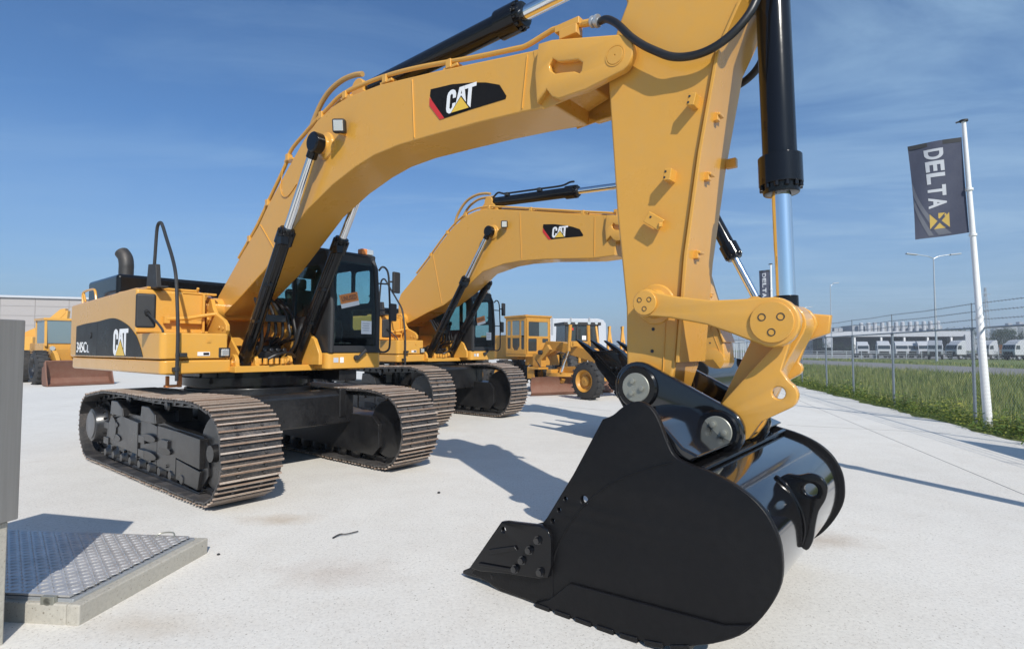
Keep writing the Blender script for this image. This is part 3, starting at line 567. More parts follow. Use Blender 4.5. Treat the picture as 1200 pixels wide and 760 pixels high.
        MB().tube(smooth([(6.14, .235, 4.30), (6.36, .33, 4.10), (6.70, .4, 3.82), (6.89, .42, 3.76), (7.06, .4, 3.78), (7.2, .32, 3.86), (7.3, .2, 4.05), (7.32, .14, 4.4), (7.3, .12, 4.7)], 6), .029, 12).build('hose', 'hose', boom)
        if not ddx: MB().tube(smooth([(1.35, -.275, 4.1), (1.30, -.278, 3.85), (1.36, -.278, 3.72), (1.5, -.278, 3.70), (1.7, -.278, 3.82)], 6), .006, 6).build('lamp_cable', 'yellow', boom)
        lm = MB().box((0, 0, 0), (.10, .15, .16)).build('boom_light', 'dull', boom, bevel=.025, seg=3); lm.location = (ltx, -.36, ltz); lm.rotation_euler = (0, R(12), R(-52))
        MB().box((.052, 0, 0), (.012, .11, .12)).build('lamp_glass', 'lamp', lm, bevel=.015)
        MB().bar((ltx, -.26, ltz - .075), (ltx, -.36, ltz - .075), .03, .03).build('lamp_bracket', 'yellow', boom)
    # boom mark
    q = spec['mark']
    frm = lambda u, v, w: (q[0] + u, -hw - .002 - w, q[1] + v)
    frd = lambda dy: (lambda u, v, w: (u + q[0], -hw - dy - w, v + q[1]))
    dm = decal('boom_decal', [[(4.20 - 4.42, .26), (4.21 - 4.42, .325), (4.51 - 4.42, .285), (4.8 - 4.42, .215), (4.96 - 4.42, .165), (5.12 - 4.42, .095), (5.2 - 4.42, -.03), (5.19 - 4.42, -.055), (4.77 - 4.42, -.035), (-.01, -.025), (-.06, -.02)]], frd(.002), 'decal', root)
    decal('red_stripe', [[(-.222, .245), (-.01, -.025), (-.075, -.02), (-.225, .16)]], frd(.0045), 'red', dm)
    cat_mark(dm, lambda u, v, w: (q[0] + .012 + u * .385 / 1.46 + v * .025, -hw - .006 - w, q[1] + .005 + v * .225 - u * .022 / 1.46))
    # ---- boom cylinders
    ba = (.58, 1.5)
    for s in (-1, 1):
        a = (ba[0], s * .385, ba[1]); b = (ex, s * .405, ez)
        hydraulic(root, 'boom_cylinder', a, b, spec['btube'], .088, .052, .112, eye=(.065, .125))
    if spec['full']:
        for i, (y, x0) in enumerate(((-.2, .3), (-.1, .34), (0, .3), (.1, .36), (.2, .3), (.28, .4))):
            MB().tube(smooth([(-.1, y * .8, 1.55), (.1, y, 1.6), (x0, y, 1.72 + .03 * (i % 3)), (.62 + .02 * i, y * 1.05, 1.85), (.72, y, 2.0 + .05 * (i % 2)), (.62, y, 2.22), (.42, y * .8, 2.42)], 5), .022, 8).build('hose', 'hose', root)
        for s in (-1, 1):
            MB().tube(smooth([(.36, s * .28, 1.56), (.62, s * .24, 1.6), (.8, s * .25, 1.75), (.86, s * .28, 1.95), (.84, s * .33, 2.05)], 5), .026, 8).build('hose', 'hose', root)
        MB().tube(smooth([(.95, -.22, 1.56), (.98, -.1, 1.62), (.9, .1, 1.64), (.8, .25, 1.58)], 5), .02, 8).build('hose', 'hose', root)
        MB().box((.76, -.05, 2.12), (.12, .30, .1)).build('hose_clamp', 'under', root, bevel=.01)
        v = MB().box((.22, 0, 1.62), (.4, .5, .24)).box((.45, -.05, 1.58), (.3, .35, .16)).box((.3, .15, 1.8), (.2, .16, .14))
        for i in range(5): v.cyl((.45, -.2 + i * .1, 1.64), (.62, -.2 + i * .1, 1.68), .03, 10)
        v.build('valve_block', 'under', root, bevel=.01)
        for i in range(6): MB().cyl((.66 + .01 * i, -.2 + i * .08, 1.48), (.66 + .01 * i, -.2 + i * .08, 1.56), .03, 8).build('pipe_elbow', 'yellow', root)
    MB().prism([(.2, 1.46), (1.12, 1.46), (1.12, 1.62), (.98, 1.84), (.86, 1.9), (.2, 1.9)], .44, .50).build('cab_gusset', 'yellow', root, bevel=.012)
    # ---- stick
    st = spec['stick']  # transform of the stick group
    sk = MB().prism(STICK, -.235, .235)
    stick = sk.build('stick', 'yellow', root, bevel=.022, seg=3); grp = [stick]
    fp = MB().prism([(7.05, 3.74), (6.915, 3.06), (6.805, 2.35), (6.735, 1.60), (6.76, 1.60), (6.83, 2.35), (6.94, 3.06), (7.075, 3.74), (7.24, 4.05), (7.22, 4.06)], -.262, .262); fp.build('front_plate', 'yellow', stick, bevel=.005)
    for x, z, r_ in ((6.90, 3.42, 15), (6.72, 2.93, 10)):
        MB().box((x, -.28, z), (.055, .10, .085), Matrix.Rotation(R(r_), 3, 'Y')).build('hose_bracket', 'yellow', stick, bevel=.006)
    MB().box((6.60, -.29, 2.62), (.14, .025, .085), Matrix.Rotation(R(35), 3, 'Y')).bar((6.61, -.23, 2.60), (6.66, -.31, 2.58), .03, .03).build('hose_bracket', 'yellow', stick, bevel=.006)
    for x, z in ((6.99, 3.33), (6.92, 2.92), (6.835, 2.37)): MB().box((x + .005, -.12, z), (.05, .05, .06)).box((x + .03, -.10, z + .015), (.03, .09, .02)).build('hose_clip', 'yellow', stick, bevel=.006)
    MB().box((6.985, .25, 3.1), (.08, .05, .07)).build('hose_clip', 'yellow', stick, bevel=.006)
    for x, z, y in ((6.56, 1.84, -.236), (6.55, 1.68, -.236), (6.88, 3.40, -.331), (6.89, 3.44, -.331), (6.70, 2.91, -.331), (6.71, 2.95, -.331), (6.58, 2.65, -.303)):
        MB().cyl((x, y, z), (x, y - .002, z), .013 if y > -.25 else .008, 12).build('tapped_hole', 'dark_gap', stick)
    for (xa, za), (xb, zb) in (((6.66, 1.95), (6.63, 1.50)),): MB().bar((xa, -.2355, za), (xb, -.2355, zb), .006, .014, (0, 1, 0)).build('weld_seam', 'yellow', stick, bevel=.002, seg=1)
    for s in (-1, 1): MB().lathe((6.58, s * .234, 2.02), (0, s, 0), [(0, .15), (.012, .14), (.02, .105), (.09, .10)], 28).build('link_boss', 'yellow', stick, bevel=.004)
    for y in (-.14, .14): MB().prism([(6.9, 4.6), (7.1, 4.35), (7.35, 4.62), (7.42, 4.9), (7.34, 5.06), (7.2, 4.98)], y - .035, y + .035).build('cylinder_bracket', 'yellow', stick, bevel=.01)
    for s in (-1, 1):
        MB().lathe((6.48, s * .15, 1.42), (0, s, 0), [(0, .17), (.105, .17), (.11, .12)], 26).build('stick_boss', 'yellow', stick)
    # ---- rocker links, power link, bucket cylinder
    J = (7.41, 1.86); K = (6.58, 2.02)
    for s in (-1, 1):
        a_ = math.degrees(math.atan2(J[1] - K[1], J[0] - K[0])); dx, dz = math.cos(R(a_)), math.sin(R(a_)); nx, nz = -dz, dx
        mid = [(K[0] + dx * t + nx * h, K[1] + dz * t + nz * h) for t, h in ((.2, .075), (.45, .08), (.62, .11))]
        mid2 = [(K[0] + dx * t - nx * h, K[1] + dz * t - nz * h) for t, h in ((.62, .11), (.45, .08), (.2, .075))]
        out = arc(*K, .1, a_ + 300, a_ + 60, 12)[::1] if False else arc(*K, .1, a_ + 60, a_ + 300, 12) + mid2[::-1] + (arc(*J, .155, a_ - 110, a_ + 110, 14) if s < 0 else arc(*J, .12, a_ - 110, a_ - 45, 5) + [(J[0] + .185, J[1] - .055), (J[0] + .20, J[1] + .07)] + arc(*J, .12, a_ + 55, a_ + 110, 5)) + mid[::-1]
        lk = plate('rocker_link', out, s * .325, s * .405, 'yellow', root, bev=.012); grp.append(lk)
        for c, r_ in ((J, .128 if s < 0 else .075), (K, .088)): MB().lathe((c[0], s * .405, c[1]), (0, s, 0), [(0, r_), (.016, r_ - .002), (.018, .02)], 30).build('pin_cap', 'yellow', lk, bevel=.003)
        for c, r_, rb_ in ((J, .062, .024), (K, .042, .018)) if s < 0 else ():
            for k in range(3):
                an = R(30 + 120 * k); x, z = c[0] + r_ * math.cos(an), c[1] + r_ * math.sin(an); y = s * .4245
                MB().lathe((x, y - s * .003, z), (0, s, 0), [(0, rb_), (.003, rb_), (.003, rb_ * .76), (0.0, rb_ * .74)], 18, cap=False).build('bolt_ring', 'exh', lk)
    E_ = (7.05, 1.16)
    a_ = math.degrees(math.atan2(J[1] - E_[1], J[0] - E_[0]))
    pl = MB().prism(hull2(E_, .115, J, .135), -.13, .13).cyl((E_[0], -.262, E_[1]), (E_[0], .262, E_[1]), .115, 28).cyl((J[0], -.31, J[1]), (J[0], .31, J[1]), .11, 28)
    pk = pl.build('power_link', 'yellow', root, bevel=.01); grp.append(pk)
    for s in (-1, 1):
        o_ = arc(*J, .135, a_ - 60, a_ + 200, 12) + arc(*E_, .125, a_ + 100, a_ + 250, 10) + ([(7.22, 1.12), (7.30, 1.235)] + arc(7.42, 1.41, .095, -70, 60, 7) + [(7.42, 1.56), (7.47, 1.72)] if s < 0 else [(7.19, 1.15), (7.32, 1.45)] + arc(7.40, 1.56, .05, -60, 60, 5) + [(7.47, 1.72)])
        plate('link_side_plate', o_, s * .20, s * .262, 'yellow', pk, [arc(7.405, 1.42, .04, 0, 360, 14)[:-1]] if s < 0 else [], bev=.008)
    bcyl = hydraulic(root, 'bucket_cylinder', (7.34, 0, 4.92), (7.405, 0, 1.86), 2.18, .108, .061, .138, eye=(.09, .12), sidepipe=False, glandlen=.26)
    # ---- bucket
    grp.append(bcyl); bucket = make_bucket(root, spec.get('ears', True), spec.get('tl', 1.0))
    # pose
    if st:
        for o in grp: o.matrix_local = st
        bucket.matrix_local = spec['bucket']
    # stick cylinder
    lev = Vector((6.36, 0, 4.86)); lev = (st @ lev) if st else lev
    hydraulic(root, 'stick_cylinder', (sx, 0, sz), lev, (lev - Vector((sx, 0, sz))).length * .675, .112, .066, .14, eye=(.1, .13), sidepipe=False, glandlen=.3)
    if spec['full'] and st:
        a_ = Vector((sx, -.05, sz)); d_ = lev - a_; d_.y = 0; n_ = Vector((-d_.z, 0, d_.x)).normalized()
        MB().tube(smooth([a_ + d_ * t + n_ * h for t, h in ((.02, .10), (.06, .2), (.10, .17), (.14, .155), (.4, .15), (.56, .15), (.62, .2), (.65, .2))], 4), .022, 8).build('hose', 'hose', root)
        for t in (.14, .4): MB().box(a_ + d_ * t + n_ * .13, (.1, .1, .08)).build('hose_clamp', 'dull', root, bevel=.01)
    make_cab(root)
    return root
STICK = [(6.34, 1.5), (6.34, 2.01), (6.27, 2.73), (6.205, 3.75), (6.235, 4.05), (6.29, 4.2), (6.37, 4.36), (6.30, 4.55), (6.20, 4.74), (6.22, 4.93), (6.36, 5.0), (6.5, 4.95), (6.8, 4.66), (7.05, 4.5), (7.35, 4.55), (7.33, 4.3), (7.215, 4.03), (7.045, 3.74), (6.905, 3.06), (6.795, 2.35), (6.72, 1.57), (6.66, 1.40)] + arc(6.48, 1.42, .17, -15, -165, 9)
BSIDE0 = [(5.47, .06), (5.70, .03), (6.01, .012), (6.47, .008), (6.75, .012), (6.95, .03), (7.10, .075), (7.24, .135), (7.37, .215), (7.46, .31), (7.53, .42), (7.575, .53), (7.585, .64), (7.57, .75), (7.52, .855), (7.45, .93), (7.36, .985), (7.24, 1.03), (7.10, 1.065), (7.03, 1.10), (6.985, 1.18), (6.945, 1.28), (6.90, 1.35), (6.84, 1.385), (6.77, 1.38), (6.70, 1.34), (6.645, 1.295), (6.575, 1.265), (6.36, .90), (6.15, .585), (6.12, .55), (5.84, .44)]
BSIDE = BSIDE0[:5] + smooth(BSIDE0[5:28], 3) + BSIDE0[28:]
def make_bucket(parent, ears=True, tl=1.0):
    path = [(5.66, .05), (6.01, .035), (6.47, .03), (6.92, .05), (7.08, .10), (7.22, .165), (7.34, .24), (7.43, .33), (7.50, .43), (7.54, .54), (7.55, .64), (7.535, .74), (7.49, .83), (7.42, .90), (7.34, .955), (7.22, 1.0), (7.10, 1.03), (7.0, 1.06), (6.92, 1.13), (6.86, 1.21), (6.77, 1.26), (6.62, 1.26)]
    path = smooth(path, 3); inn = []
    for i, p in enumerate(path):
        a, b = path[max(i - 1, 0)], path[min(i + 1, len(path) - 1)]; dx, dz = b[0] - a[0], b[1] - a[1]; l = math.hypot(dx, dz); inn.append((p[0] - dz / l * .03, p[1] + dx / l * .03))
    n = len(path); m = MB(); y0, y1 = -.985, .905
    vs = [(x, y, z) for y in (y0, y1) for x, z in path] + [(x, y, z) for y in (y0, y1) for x, z in inn]
    fs = []
    for i in range(n - 1):
        fs.append((i, i + 1, n + i + 1, n + i)); fs.append((2 * n + i, 3 * n + i, 3 * n + i + 1, 2 * n + i + 1))
    fs += [(0, n, 3 * n, 2 * n), (n - 1, 3 * n - 1, 4 * n - 1, 2 * n - 1)]
    m.add(vs, fs); bucket = m.build('bucket', 'gloss', parent)
    hol = [arc(6.44, .75, .028, 0, 360, 14)[:-1]] + [arc(x, z, .015, 0, 360, 12)[:-1] for x, z in ((6.30, .735), (6.25, .655), (6.20, .575))]
    for ya, yb in ((-1.01, -.965), (.885, .93)):
        sp = plate('side_plate', BSIDE, ya, yb, 'satin', bucket, hol, bev=.008)
        s = -1 if ya < 0 else 1; yo = ya if ya < 0 else yb
        MB().prism([(6.34, .22), (7.30, .255), (7.44, .30), (7.37, .222), (7.24, .14), (7.10, .08), (6.95, .035), (6.75, .016), (6.47, .012), (6.06, .016), (6.18, .075)], yo, yo + s * .016).build('wear_plate', 'satin', bucket, bevel=.006)
        cw = [(5.50, .12), (5.80, .505), (5.84, .515), (6.13, .545), (6.19, .53), (6.215, .48), (6.215, .30), (6.19, .225), (6.12, .20), (5.85, .165), (5.6, .12)]
        cu = plate('side_cutter', cw, yo + s * .001, yo + s * .045, 'black', bucket, [arc(5.82, .455, .02, 0, 360, 12)[:-1]], bev=.008)
        for x, z in ((6.12, .45), (6.05, .37), (5.99, .29), (5.93, .22), (6.14, .25)): MB().lathe((x, yo + s * .045, z), (0, s, 0), [(0, .03), (.01, .03), (.01, .022), (.03, .022), (.032, .01)], 8).build('cutter_bolt', 'gloss', bucket)
        MB().prism([(5.72, .27), (5.95, .35), (5.93, .375), (5.7, .30)], yo + s * .045, yo + s * .062).build('cutter_rib', 'black', bucket, bevel=.004)
        MB().prism([(5.60, .16), (5.92, .20), (5.92, .22), (5.6, .185)], yo + s * .045, yo + s * .06).build('cutter_rib', 'black', bucket, bevel=.004)
        w = MB(); ws = smooth([(6.20, .10), (6.20, .28), (6.24, .42), (6.33, .58), (6.46, .74), (6.64, .89), (6.86, 1.0), (7.02, 1.06)], 4)
        w.tube([(x, yo, z) for x, z in ws], .006, 6); w.build('weld_seam', 'satin', bucket)
        for k in range(7): MB().box((6.13 + k * .155, yo - s * .01, .012 + (.0, .0, .0, .002, .006, .02, .05)[k]), (.115, .07, .034), Matrix.Rotation(R((0, 0, 0, -2, -4, -9, -18)[k]), 3, 'Y')).build('heel_pad', 'black', bucket, bevel=.006)
    lip = MB().prism([(5.60, .035), (6.25, .005), (6.25, .05), (5.70, .085)], -.96, .88); lip.build('cutting_edge', 'black', bucket, bevel=.006)
    for k in range(5):
        y = -.965 + .0 + k * .4625 + (.02 if k == 0 else -.02 if k == 4 else 0)
        t = MB()
        sec = [((5.36, .03), .035, .012), ((5.44, .055), .05, .03), ((5.56, .085), .058, .048), ((5.64, .095), .062, .056)]
        vs = []
        sec = [((5.64 - (5.64 - x) * tl, .095 - (.095 - z) * tl), w * (1.15 if tl > 1 else 1), h) for (x, z), w, h in sec]
        for (x, z), w, h in sec: vs += [(x, y - w, z - h), (x, y + w, z - h), (x, y + w, z + h), (x, y - w, z + h)]
        fs = [(0, 3, 2, 1), (12, 13, 14, 15)] + [(4 * i + j, 4 * i + (j + 1) % 4, 4 * i + 4 + (j + 1) % 4, 4 * i + 4 + j) for i in range(3) for j in range(4)]
        t.add(vs, fs); tt = t.build('tooth', 'black', bucket, bevel=.01)
        MB().prism([(5.62, .05), (5.62, .15), (5.72, .16), (6.05, .09), (6.22, .06), (6.22, .01), (5.75, .0), (5.66, .02)], y - .06, y + .06).cyl((5.68, y - .068, .09), (5.68, y + .068, .09), .022, 10).build('tooth_adapter', 'black', bucket, bevel=.012)
    for s in (-1, 1) if ears else ():
        P, E_ = (6.48, 1.42), (7.05, 1.16)
        o_ = arc(*P, .185, 66, 205, 10) + [(6.40, 1.2), (6.60, 1.1), (6.9, .98), (7.08, 1.0)] + arc(*E_, .165, -50, 66, 9)
        er = plate('hinge_ear', o_, s * .275, s * .335, 'gloss', bucket, bev=.014)
        for c, r_ in ((P, .155), (E_, .14)): MB().lathe((c[0], s * .335, c[1]), (0, s, 0), [(0, r_), (.012, r_), (.025, r_ - .012), (.025, .05)], 32).build('pin_boss', 'black', bucket)
        for c, r_ in ((P, .105), (E_, .1)):
            cp = MB(); cp.lathe((c[0], s * .358, c[1]), (0, s, 0), [(0, r_), (.008, r_), (.011, r_ - .004), (.011, .02)], 32); pin_bolts(cp, c, s * .368, s, .05, .019); cp.build('pin_cap', 'steel', bucket)
    tq = MB().prism([(6.62, 1.25), (6.86, 1.235), (6.98, 1.1), (7.1, 1.06), (7.16, 1.10), (7.06, 1.14), (6.96, 1.24), (6.86, 1.30), (6.66, 1.31)], -.96, .88); tq.build('top_beam', 'gloss', bucket, bevel=.015)
    MB().box((7.17, -.03, 1.035), (.03, 1.84, .022), Matrix.Rotation(R(16), 3, 'Y')).build('top_beam', 'black', bucket, bevel=.006)
    # lifting eye on the back
    o1 = smooth([(7.40, .88), (7.46, .94), (7.53, .945), (7.595, .965), (7.65, .945), (7.678, .89), (7.665, .82), (7.63, .75), (7.61, .66), (7.595, .57), (7.56, .51), (7.51, .56), (7.50, .68), (7.46, .80)], 3, True)
    plate('lifting_eye', o1, -.355, -.31, 'black', bucket, [arc(7.592, .868, .037, 0, 360, 16)[:-1]], bev=.008)
    jn = smooth([(7.40, .925), (7.455, .88), (7.51, .80), (7.545, .72), (7.557, .63), (7.54, .54)], 4)
    MB().tube([(x, -.355, z) for x, z in jn], [.005] + [.012] * (len(jn) - 2) + [.004], 8).build('weld_seam', 'black', bucket)
    return bucket
def make_cab(root):
    x0, x1, y0, y1, z0, z1 = -.62, 1.2, .56, 1.42, 1.64, 3.14
    prof = [(x0, z0), (x1, z0), (x1 + .01, 2.3), (1.14, 2.95), (1.04, z1), (.8, z1 + .04), (-.45, z1 + .02), (x0, 2.95)]
    cab = None
    sill = MB().prism_z([(-.7, .52), (1.08, .52)] + arc(1.13, .60, .08, -90, 0, 4) + arc(1.13, 1.40, .08, 0, 90, 4) + [(-.7, 1.48)], 1.40, 1.635)
    cab = MB().prism([(x0, z0), (x1 - .02, z0), (x1 - .02, 1.72), (x0, 1.72)], y0, y1).build('cab', 'dull', root, bevel=.015)
    sill.build('cab_base', 'yellow', cab, bevel=.02, seg=3)
    rnd = lambda a, b, c, d, r=.07: arc(c - r, d - r, r, 0, 90, 5) + arc(a + r, d - r, r, 90, 180, 5) + arc(a + r, b + r, r, 180, 270, 5) + arc(c - r, b + r, r, 270, 360, 5)
    for y, hs in ((y0, [[(-.42, 2.12), (.20, 2.12), (.20, 2.95), (-.40, 2.95)], arc(.86, 2.80, .14, 0, 90, 5) + arc(.40, 2.80, .14, 90, 180, 5) + arc(.33, 2.25, .07, 180, 270, 4) + arc(.93, 2.25, .07, 270, 360, 4)]),
                  (y1, [rnd(-.5, 2.12, -.08, 2.98), rnd(.02, 2.42, .5, 2.98, .05), rnd(.56, 2.42, 1.0, 2.95, .06), rnd(.5, 2.0, 1.05, 2.33, .06)])):
        plate('side_frame', prof, y - .025, y + .025, 'dull', cab, hs, bev=.008)
        w = [(x0 + .05, 1.74), (x1 - .06, 1.74), (x1 - .06, 2.3), (1.05, 2.95), (-.5, 3.0)]
        MB().prism(w, y - .004, y + .004).build('side_window', 'glass', cab)
    # front frame: posts follow the rake
    f = MB()
    for y in (y0 + .02, y1 - .03):
        MB().tube([(1.195, y, z0), (1.205, y, 2.3), (1.145, y, 2.94), (1.04, y, 3.13)], .045, 8).build('cab_post', 'dull', cab)
    f.bar((1.19, y0, 1.69), (1.19, y1, 1.69), .07, .1); f.bar((1.08, y0, 3.06), (1.08, y1, 3.06), .06, .12)
    f.bar((-.62, y0, 2.1), (-.62, y1, 2.1), .05, .9); f.bar((-.6, y0, 3.0), (-.6, y1, 3.0), .05, .16)
    f.bar((-.62, y0 + .03, 2.5), (-.62, y0 + .03, 3.0), .06, .06); f.bar((-.62, y1 - .03, 2.5), (-.62, y1 - .03, 3.0), .06, .06)
    f.build('cab_post', 'dull', cab, bevel=.008)
    me = MB(); yy = (y0 + .05, y1 - .06)
    me.add([(1.212, yy[0], 1.74), (1.212, yy[1], 1.74), (1.216, yy[1], 2.3), (1.216, yy[0], 2.3), (1.156, yy[1], 2.94), (1.156, yy[0], 2.94), (1.12, yy[1], 3.02), (1.12, yy[0], 3.02)], [(0, 1, 2, 3), (3, 2, 4, 5), (5, 4, 6, 7)])
    me.build('windscreen', 'glass', cab)
    MB().add([(-.635, y0 + .05, 2.5), (-.635, y1 - .05, 2.5), (-.635, y1 - .05, 2.95), (-.635, y0 + .05, 2.95)], [(0, 1, 2, 3)]).build('rear_window', 'glass', cab)
    MB().prism([(-.66, 3.08), (1.0, 3.10), (1.10, 3.13), (1.06, 3.17), (.8, 3.22), (-.5, 3.22), (-.66, 3.17)], y0 - .03, y1 + .03).box((.2, .98, 3.235), (.5, .5, .04)).build('cab_roof', 'dull', cab, bevel=.02, seg=3)
    s = MB().box((-.1, .98, 2.0), (.48, .5, .14)).box((-.34, .98, 2.36), (.12, .48, .66), Matrix.Rotation(R(-8), 3, 'Y')).box((-.38, .98, 2.78), (.1, .26, .2)).box((-.1, .98, 1.83), (.4, .4, .24))
    s.build('seat', 'seat', cab, bevel=.05, seg=3)
    c = MB()
    for y in (.68, 1.27): c.box((.08, y, 1.95), (.5, .16, .42)); c.tube([(.26, y, 2.14), (.3, y, 2.34)], .014, 8); c.box((.3, y, 2.36), (.05, .05, .1))
    for y in (.92, 1.04): c.tube([(.75, y, 1.72), (.8, y, 2.0), (.74, y, 2.12)], .012, 8); c.box((.86, y, 1.78), (.2, .09, .02))
    c.box((.98, .70, 2.0), (.1, .1, .5)); c.box((.95, .72, 2.2), (.05, .16, .2)); c.build('controls', 'dull', cab, bevel=.01)
    p = MB().tube(smooth([(1.2, y1, 2.92), (1.24, y1 + .03, 2.98), (1.25, y1 + .10, 2.96), (1.25, y1 + .15, 2.86), (1.25, y1 + .17, 2.6), (1.25, y1 + .19, 2.2), (1.25, y1 + .19, 1.8), (1.24, y1 + .17, 1.68), (1.22, y1 + .09, 1.64), (1.2, y1, 1.66)], 4), .016, 8)
    for z in (2.72, 2.3): p.tube([(1.2, y1, z), (1.25, y1 + .18, z)], .012, 8)
    p.tube([(1.25, y1 + .16, 2.76), (1.29, y1 + .24, 2.76)], .014, 8); p.build('mirror_rail', 'dull', cab)
    for y, z, w, h in ((y1 + .265, 2.75, .16, .34), (y1 + .20, 2.27, .16, .28)):
        m = MB().box((0, 0, 0), (.05, w, h)).build('mirror', 'dull', cab, bevel=.02, seg=3); m.location = (1.30, y, z); m.rotation_euler = (0, 0, R(10))
    MB().box((1.0, y1 - .12, 3.215), (.12, .2, .10)).build('roof_lamp', 'orange', cab, bevel=.02); MB().box((1.065, y1 - .07, 3.215), (.02, .12, .085)).build('lamp_glass', 'lamp', cab, bevel=.012)
    a = R(14); o_ = Vector((1.2215, .87, 2.42)); ey = Vector((0, math.cos(a), math.sin(a))); ez = Vector((0, -math.sin(a), math.cos(a)))
    fr = lambda w0: (lambda u, v, w: o_ + ey * u + ez * v + Vector((w0 + w, 0, 0)))
    st = decal('sticker', [[(-.16, -.10), (.16, -.10), (.16, .10), (-.16, .10)]], fr(0), 'letter', cab)
    decal('sticker_print', [[(-.16, -.035), (.16, -.035), (.16, .10), (-.16, .10)]], fr(.003), 'orange', cab)
    text('sticker_text', 'UNUSED', lambda u, v, w: fr(.006)(-.13 + .26 * u, -.005 + .075 * v, w * .3), 'rust', cab, .02)
    o2 = Vector((1.2215, 1.18, 2.02)); d2 = decal('notice_sheet', [[(-.095, -.10), (.095, -.10), (.095, .10), (-.095, .10)]], lambda u, v, w: o2 + Vector((w, u, v)), 'letter', cab)
    ln = MB()
    for k in range(4): ln.box(o2 + Vector((.0025, -.01, .06 - k * .035)), (.002, .13 - .02 * (k % 2), .008))
    ln.build('notice_print', 'far_grey', cab)
    MB().bar((1.235, 1.02, 1.55), (1.26, 1.15, 1.68), .05, .04).cyl((1.20, 1.0, 1.56), (1.26, 1.0, 1.56), .04, 12).build('wiper', 'dull', cab, bevel=.008)
    MB().box((1.212, .66, 1.53), (.005, .08, .07)).build('label_plate', 'flaggrey', cab); MB().box((1.212, .76, 1.53), (.005, .06, .08)).build('label_plate', 'letter', cab)
    MB().tube([(.9, 1.46, 2.0), (.95, 1.5, 2.05), (.95, 1.5, 2.5), (.9, 1.46, 2.55)], .014, 8).build('handle', 'dull', cab)
ANG = -math.atan2(.63, .78)
UX, UY = math.cos(ANG), math.sin(ANG)
def machine_pt(a, v): return (UX * a - UY * v, UY * a + UX * v, 0)
spec1 = dict(full=True, boom=BOOM1, stick=None, btube=2.06, mark=(4.42, 3.985))
BOOM1['seams'] = [((.76, 3.42), (1.19, 3.0)), ((3.93, 4.50), (3.97, 3.87)), ((5.44, 4.25), (5.38, 3.79))]
BOOM2['seams'] = [((.62, 4.05), (.95, 2.8)), ((3.4, 4.70), (3.45, 3.66)), ((5.3, 4.32), (5.28, 3.53))]
make_excavator(machine_pt(-8.3, 4.03), ANG, 'large yellow excavator in front, arched boom and stick lowering a gloss black bucket', spec1)
# second machine: same kind, set back, stick swung outwards and bucket curled
P2 = Vector((6.32, 0, 3.92)); Q2 = Vector((6.30, 0, 3.95))
def rotY(deg): return Matrix.Rotation(R(deg), 4, 'Y')
old = Vector((6.48, 0, 1.42)) - P2; new = Vector((7.60, 0, 1.50)) - Q2
da = math.degrees(math.atan2(old.z, old.x) - math.atan2(new.z, new.x)); sc = new.length / old.length
STM = Matrix.Translation(Q2) @ rotY(da) @ Matrix.Scale(sc, 4) @ Matrix.Translation(-P2)
tooth1 = Vector((5.37, 0, .03))
BKM = Matrix.Translation(Vector((5.58, 0, 1.70))) @ rotY(50) @ Matrix.Scale(1.12, 4) @ Matrix.Translation(-tooth1)
spec2 = dict(full=True, boom=BOOM2, stick=STM, btube=2.3, mark=(4.25, 4.02), bucket=BKM, zs=1.17, dyn=-.5, dyf=-.3, ears=False, tl=1.75)
make_excavator(machine_pt(-10.9, 9.83), ANG, 'second yellow excavator, parked behind, its curled bucket half hidden by the front stick', spec2)
# ------------------------------------------------------------------ surroundings
def at(x, y, d):
    """point on a pixel's ray (1200 x 760 photo) at depth d"""
    p = math.atan(28 / 650); rx, ry = (x - 600) / 650, (380 - y) / 650
    v = Vector((rx, math.cos(p) - math.sin(p) * ry, math.sin(p) + math.cos(p) * ry)); v *= d / v.y
    return v + Vector((0, 0, 1.7))
def sheet(name, pts, z, mat):
    me = bpy.data.meshes.new(name); me.from_pydata([(x, y, z) for x, y in pts], [], [tuple(range(len(pts)))]); o = link(name, me, mat)
    if me.polygons[0].normal.z < 0: me.flip_normals()
    tag(o, kind='structure'); return o
FX = lambda y: 7.33 + .244 * y            # fence line
sheet('ground', [(-900, -60), (900, -60), (900, 1500), (-900, 1500)], -.03, 'soil')
edge = [(FX(y) - .55 + .10 * math.sin(y * 2.1) + .07 * math.sin(y * 5.3) + random.uniform(-.03, .03), y) for y in [i * .5 - 12 for i in range(0, 230)]]
sheet('concrete_yard', [(-140, -12)] + edge + [(edge[-1][0], 140), (-140, 140)], 0.0, 'concrete')
sheet('road', [(29.6, 10), (41.2, 10), (46, 150), (60, 420), (50, 420), (34.5, 150)], .0, 'asphalt')
sheet('truck_park', [(47, 92), (240, 80), (260, 240), (58, 240)], -.012, 'asphalt')
# thin dark strips laid on the yard
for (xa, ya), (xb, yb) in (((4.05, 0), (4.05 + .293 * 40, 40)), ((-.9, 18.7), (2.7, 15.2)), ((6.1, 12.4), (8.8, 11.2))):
    jm = MB(); jm.bar((xa, ya, .0015), (xb, yb, .0015), .009, .003); tag(jm.build('joint', 'joint', None), kind='structure')
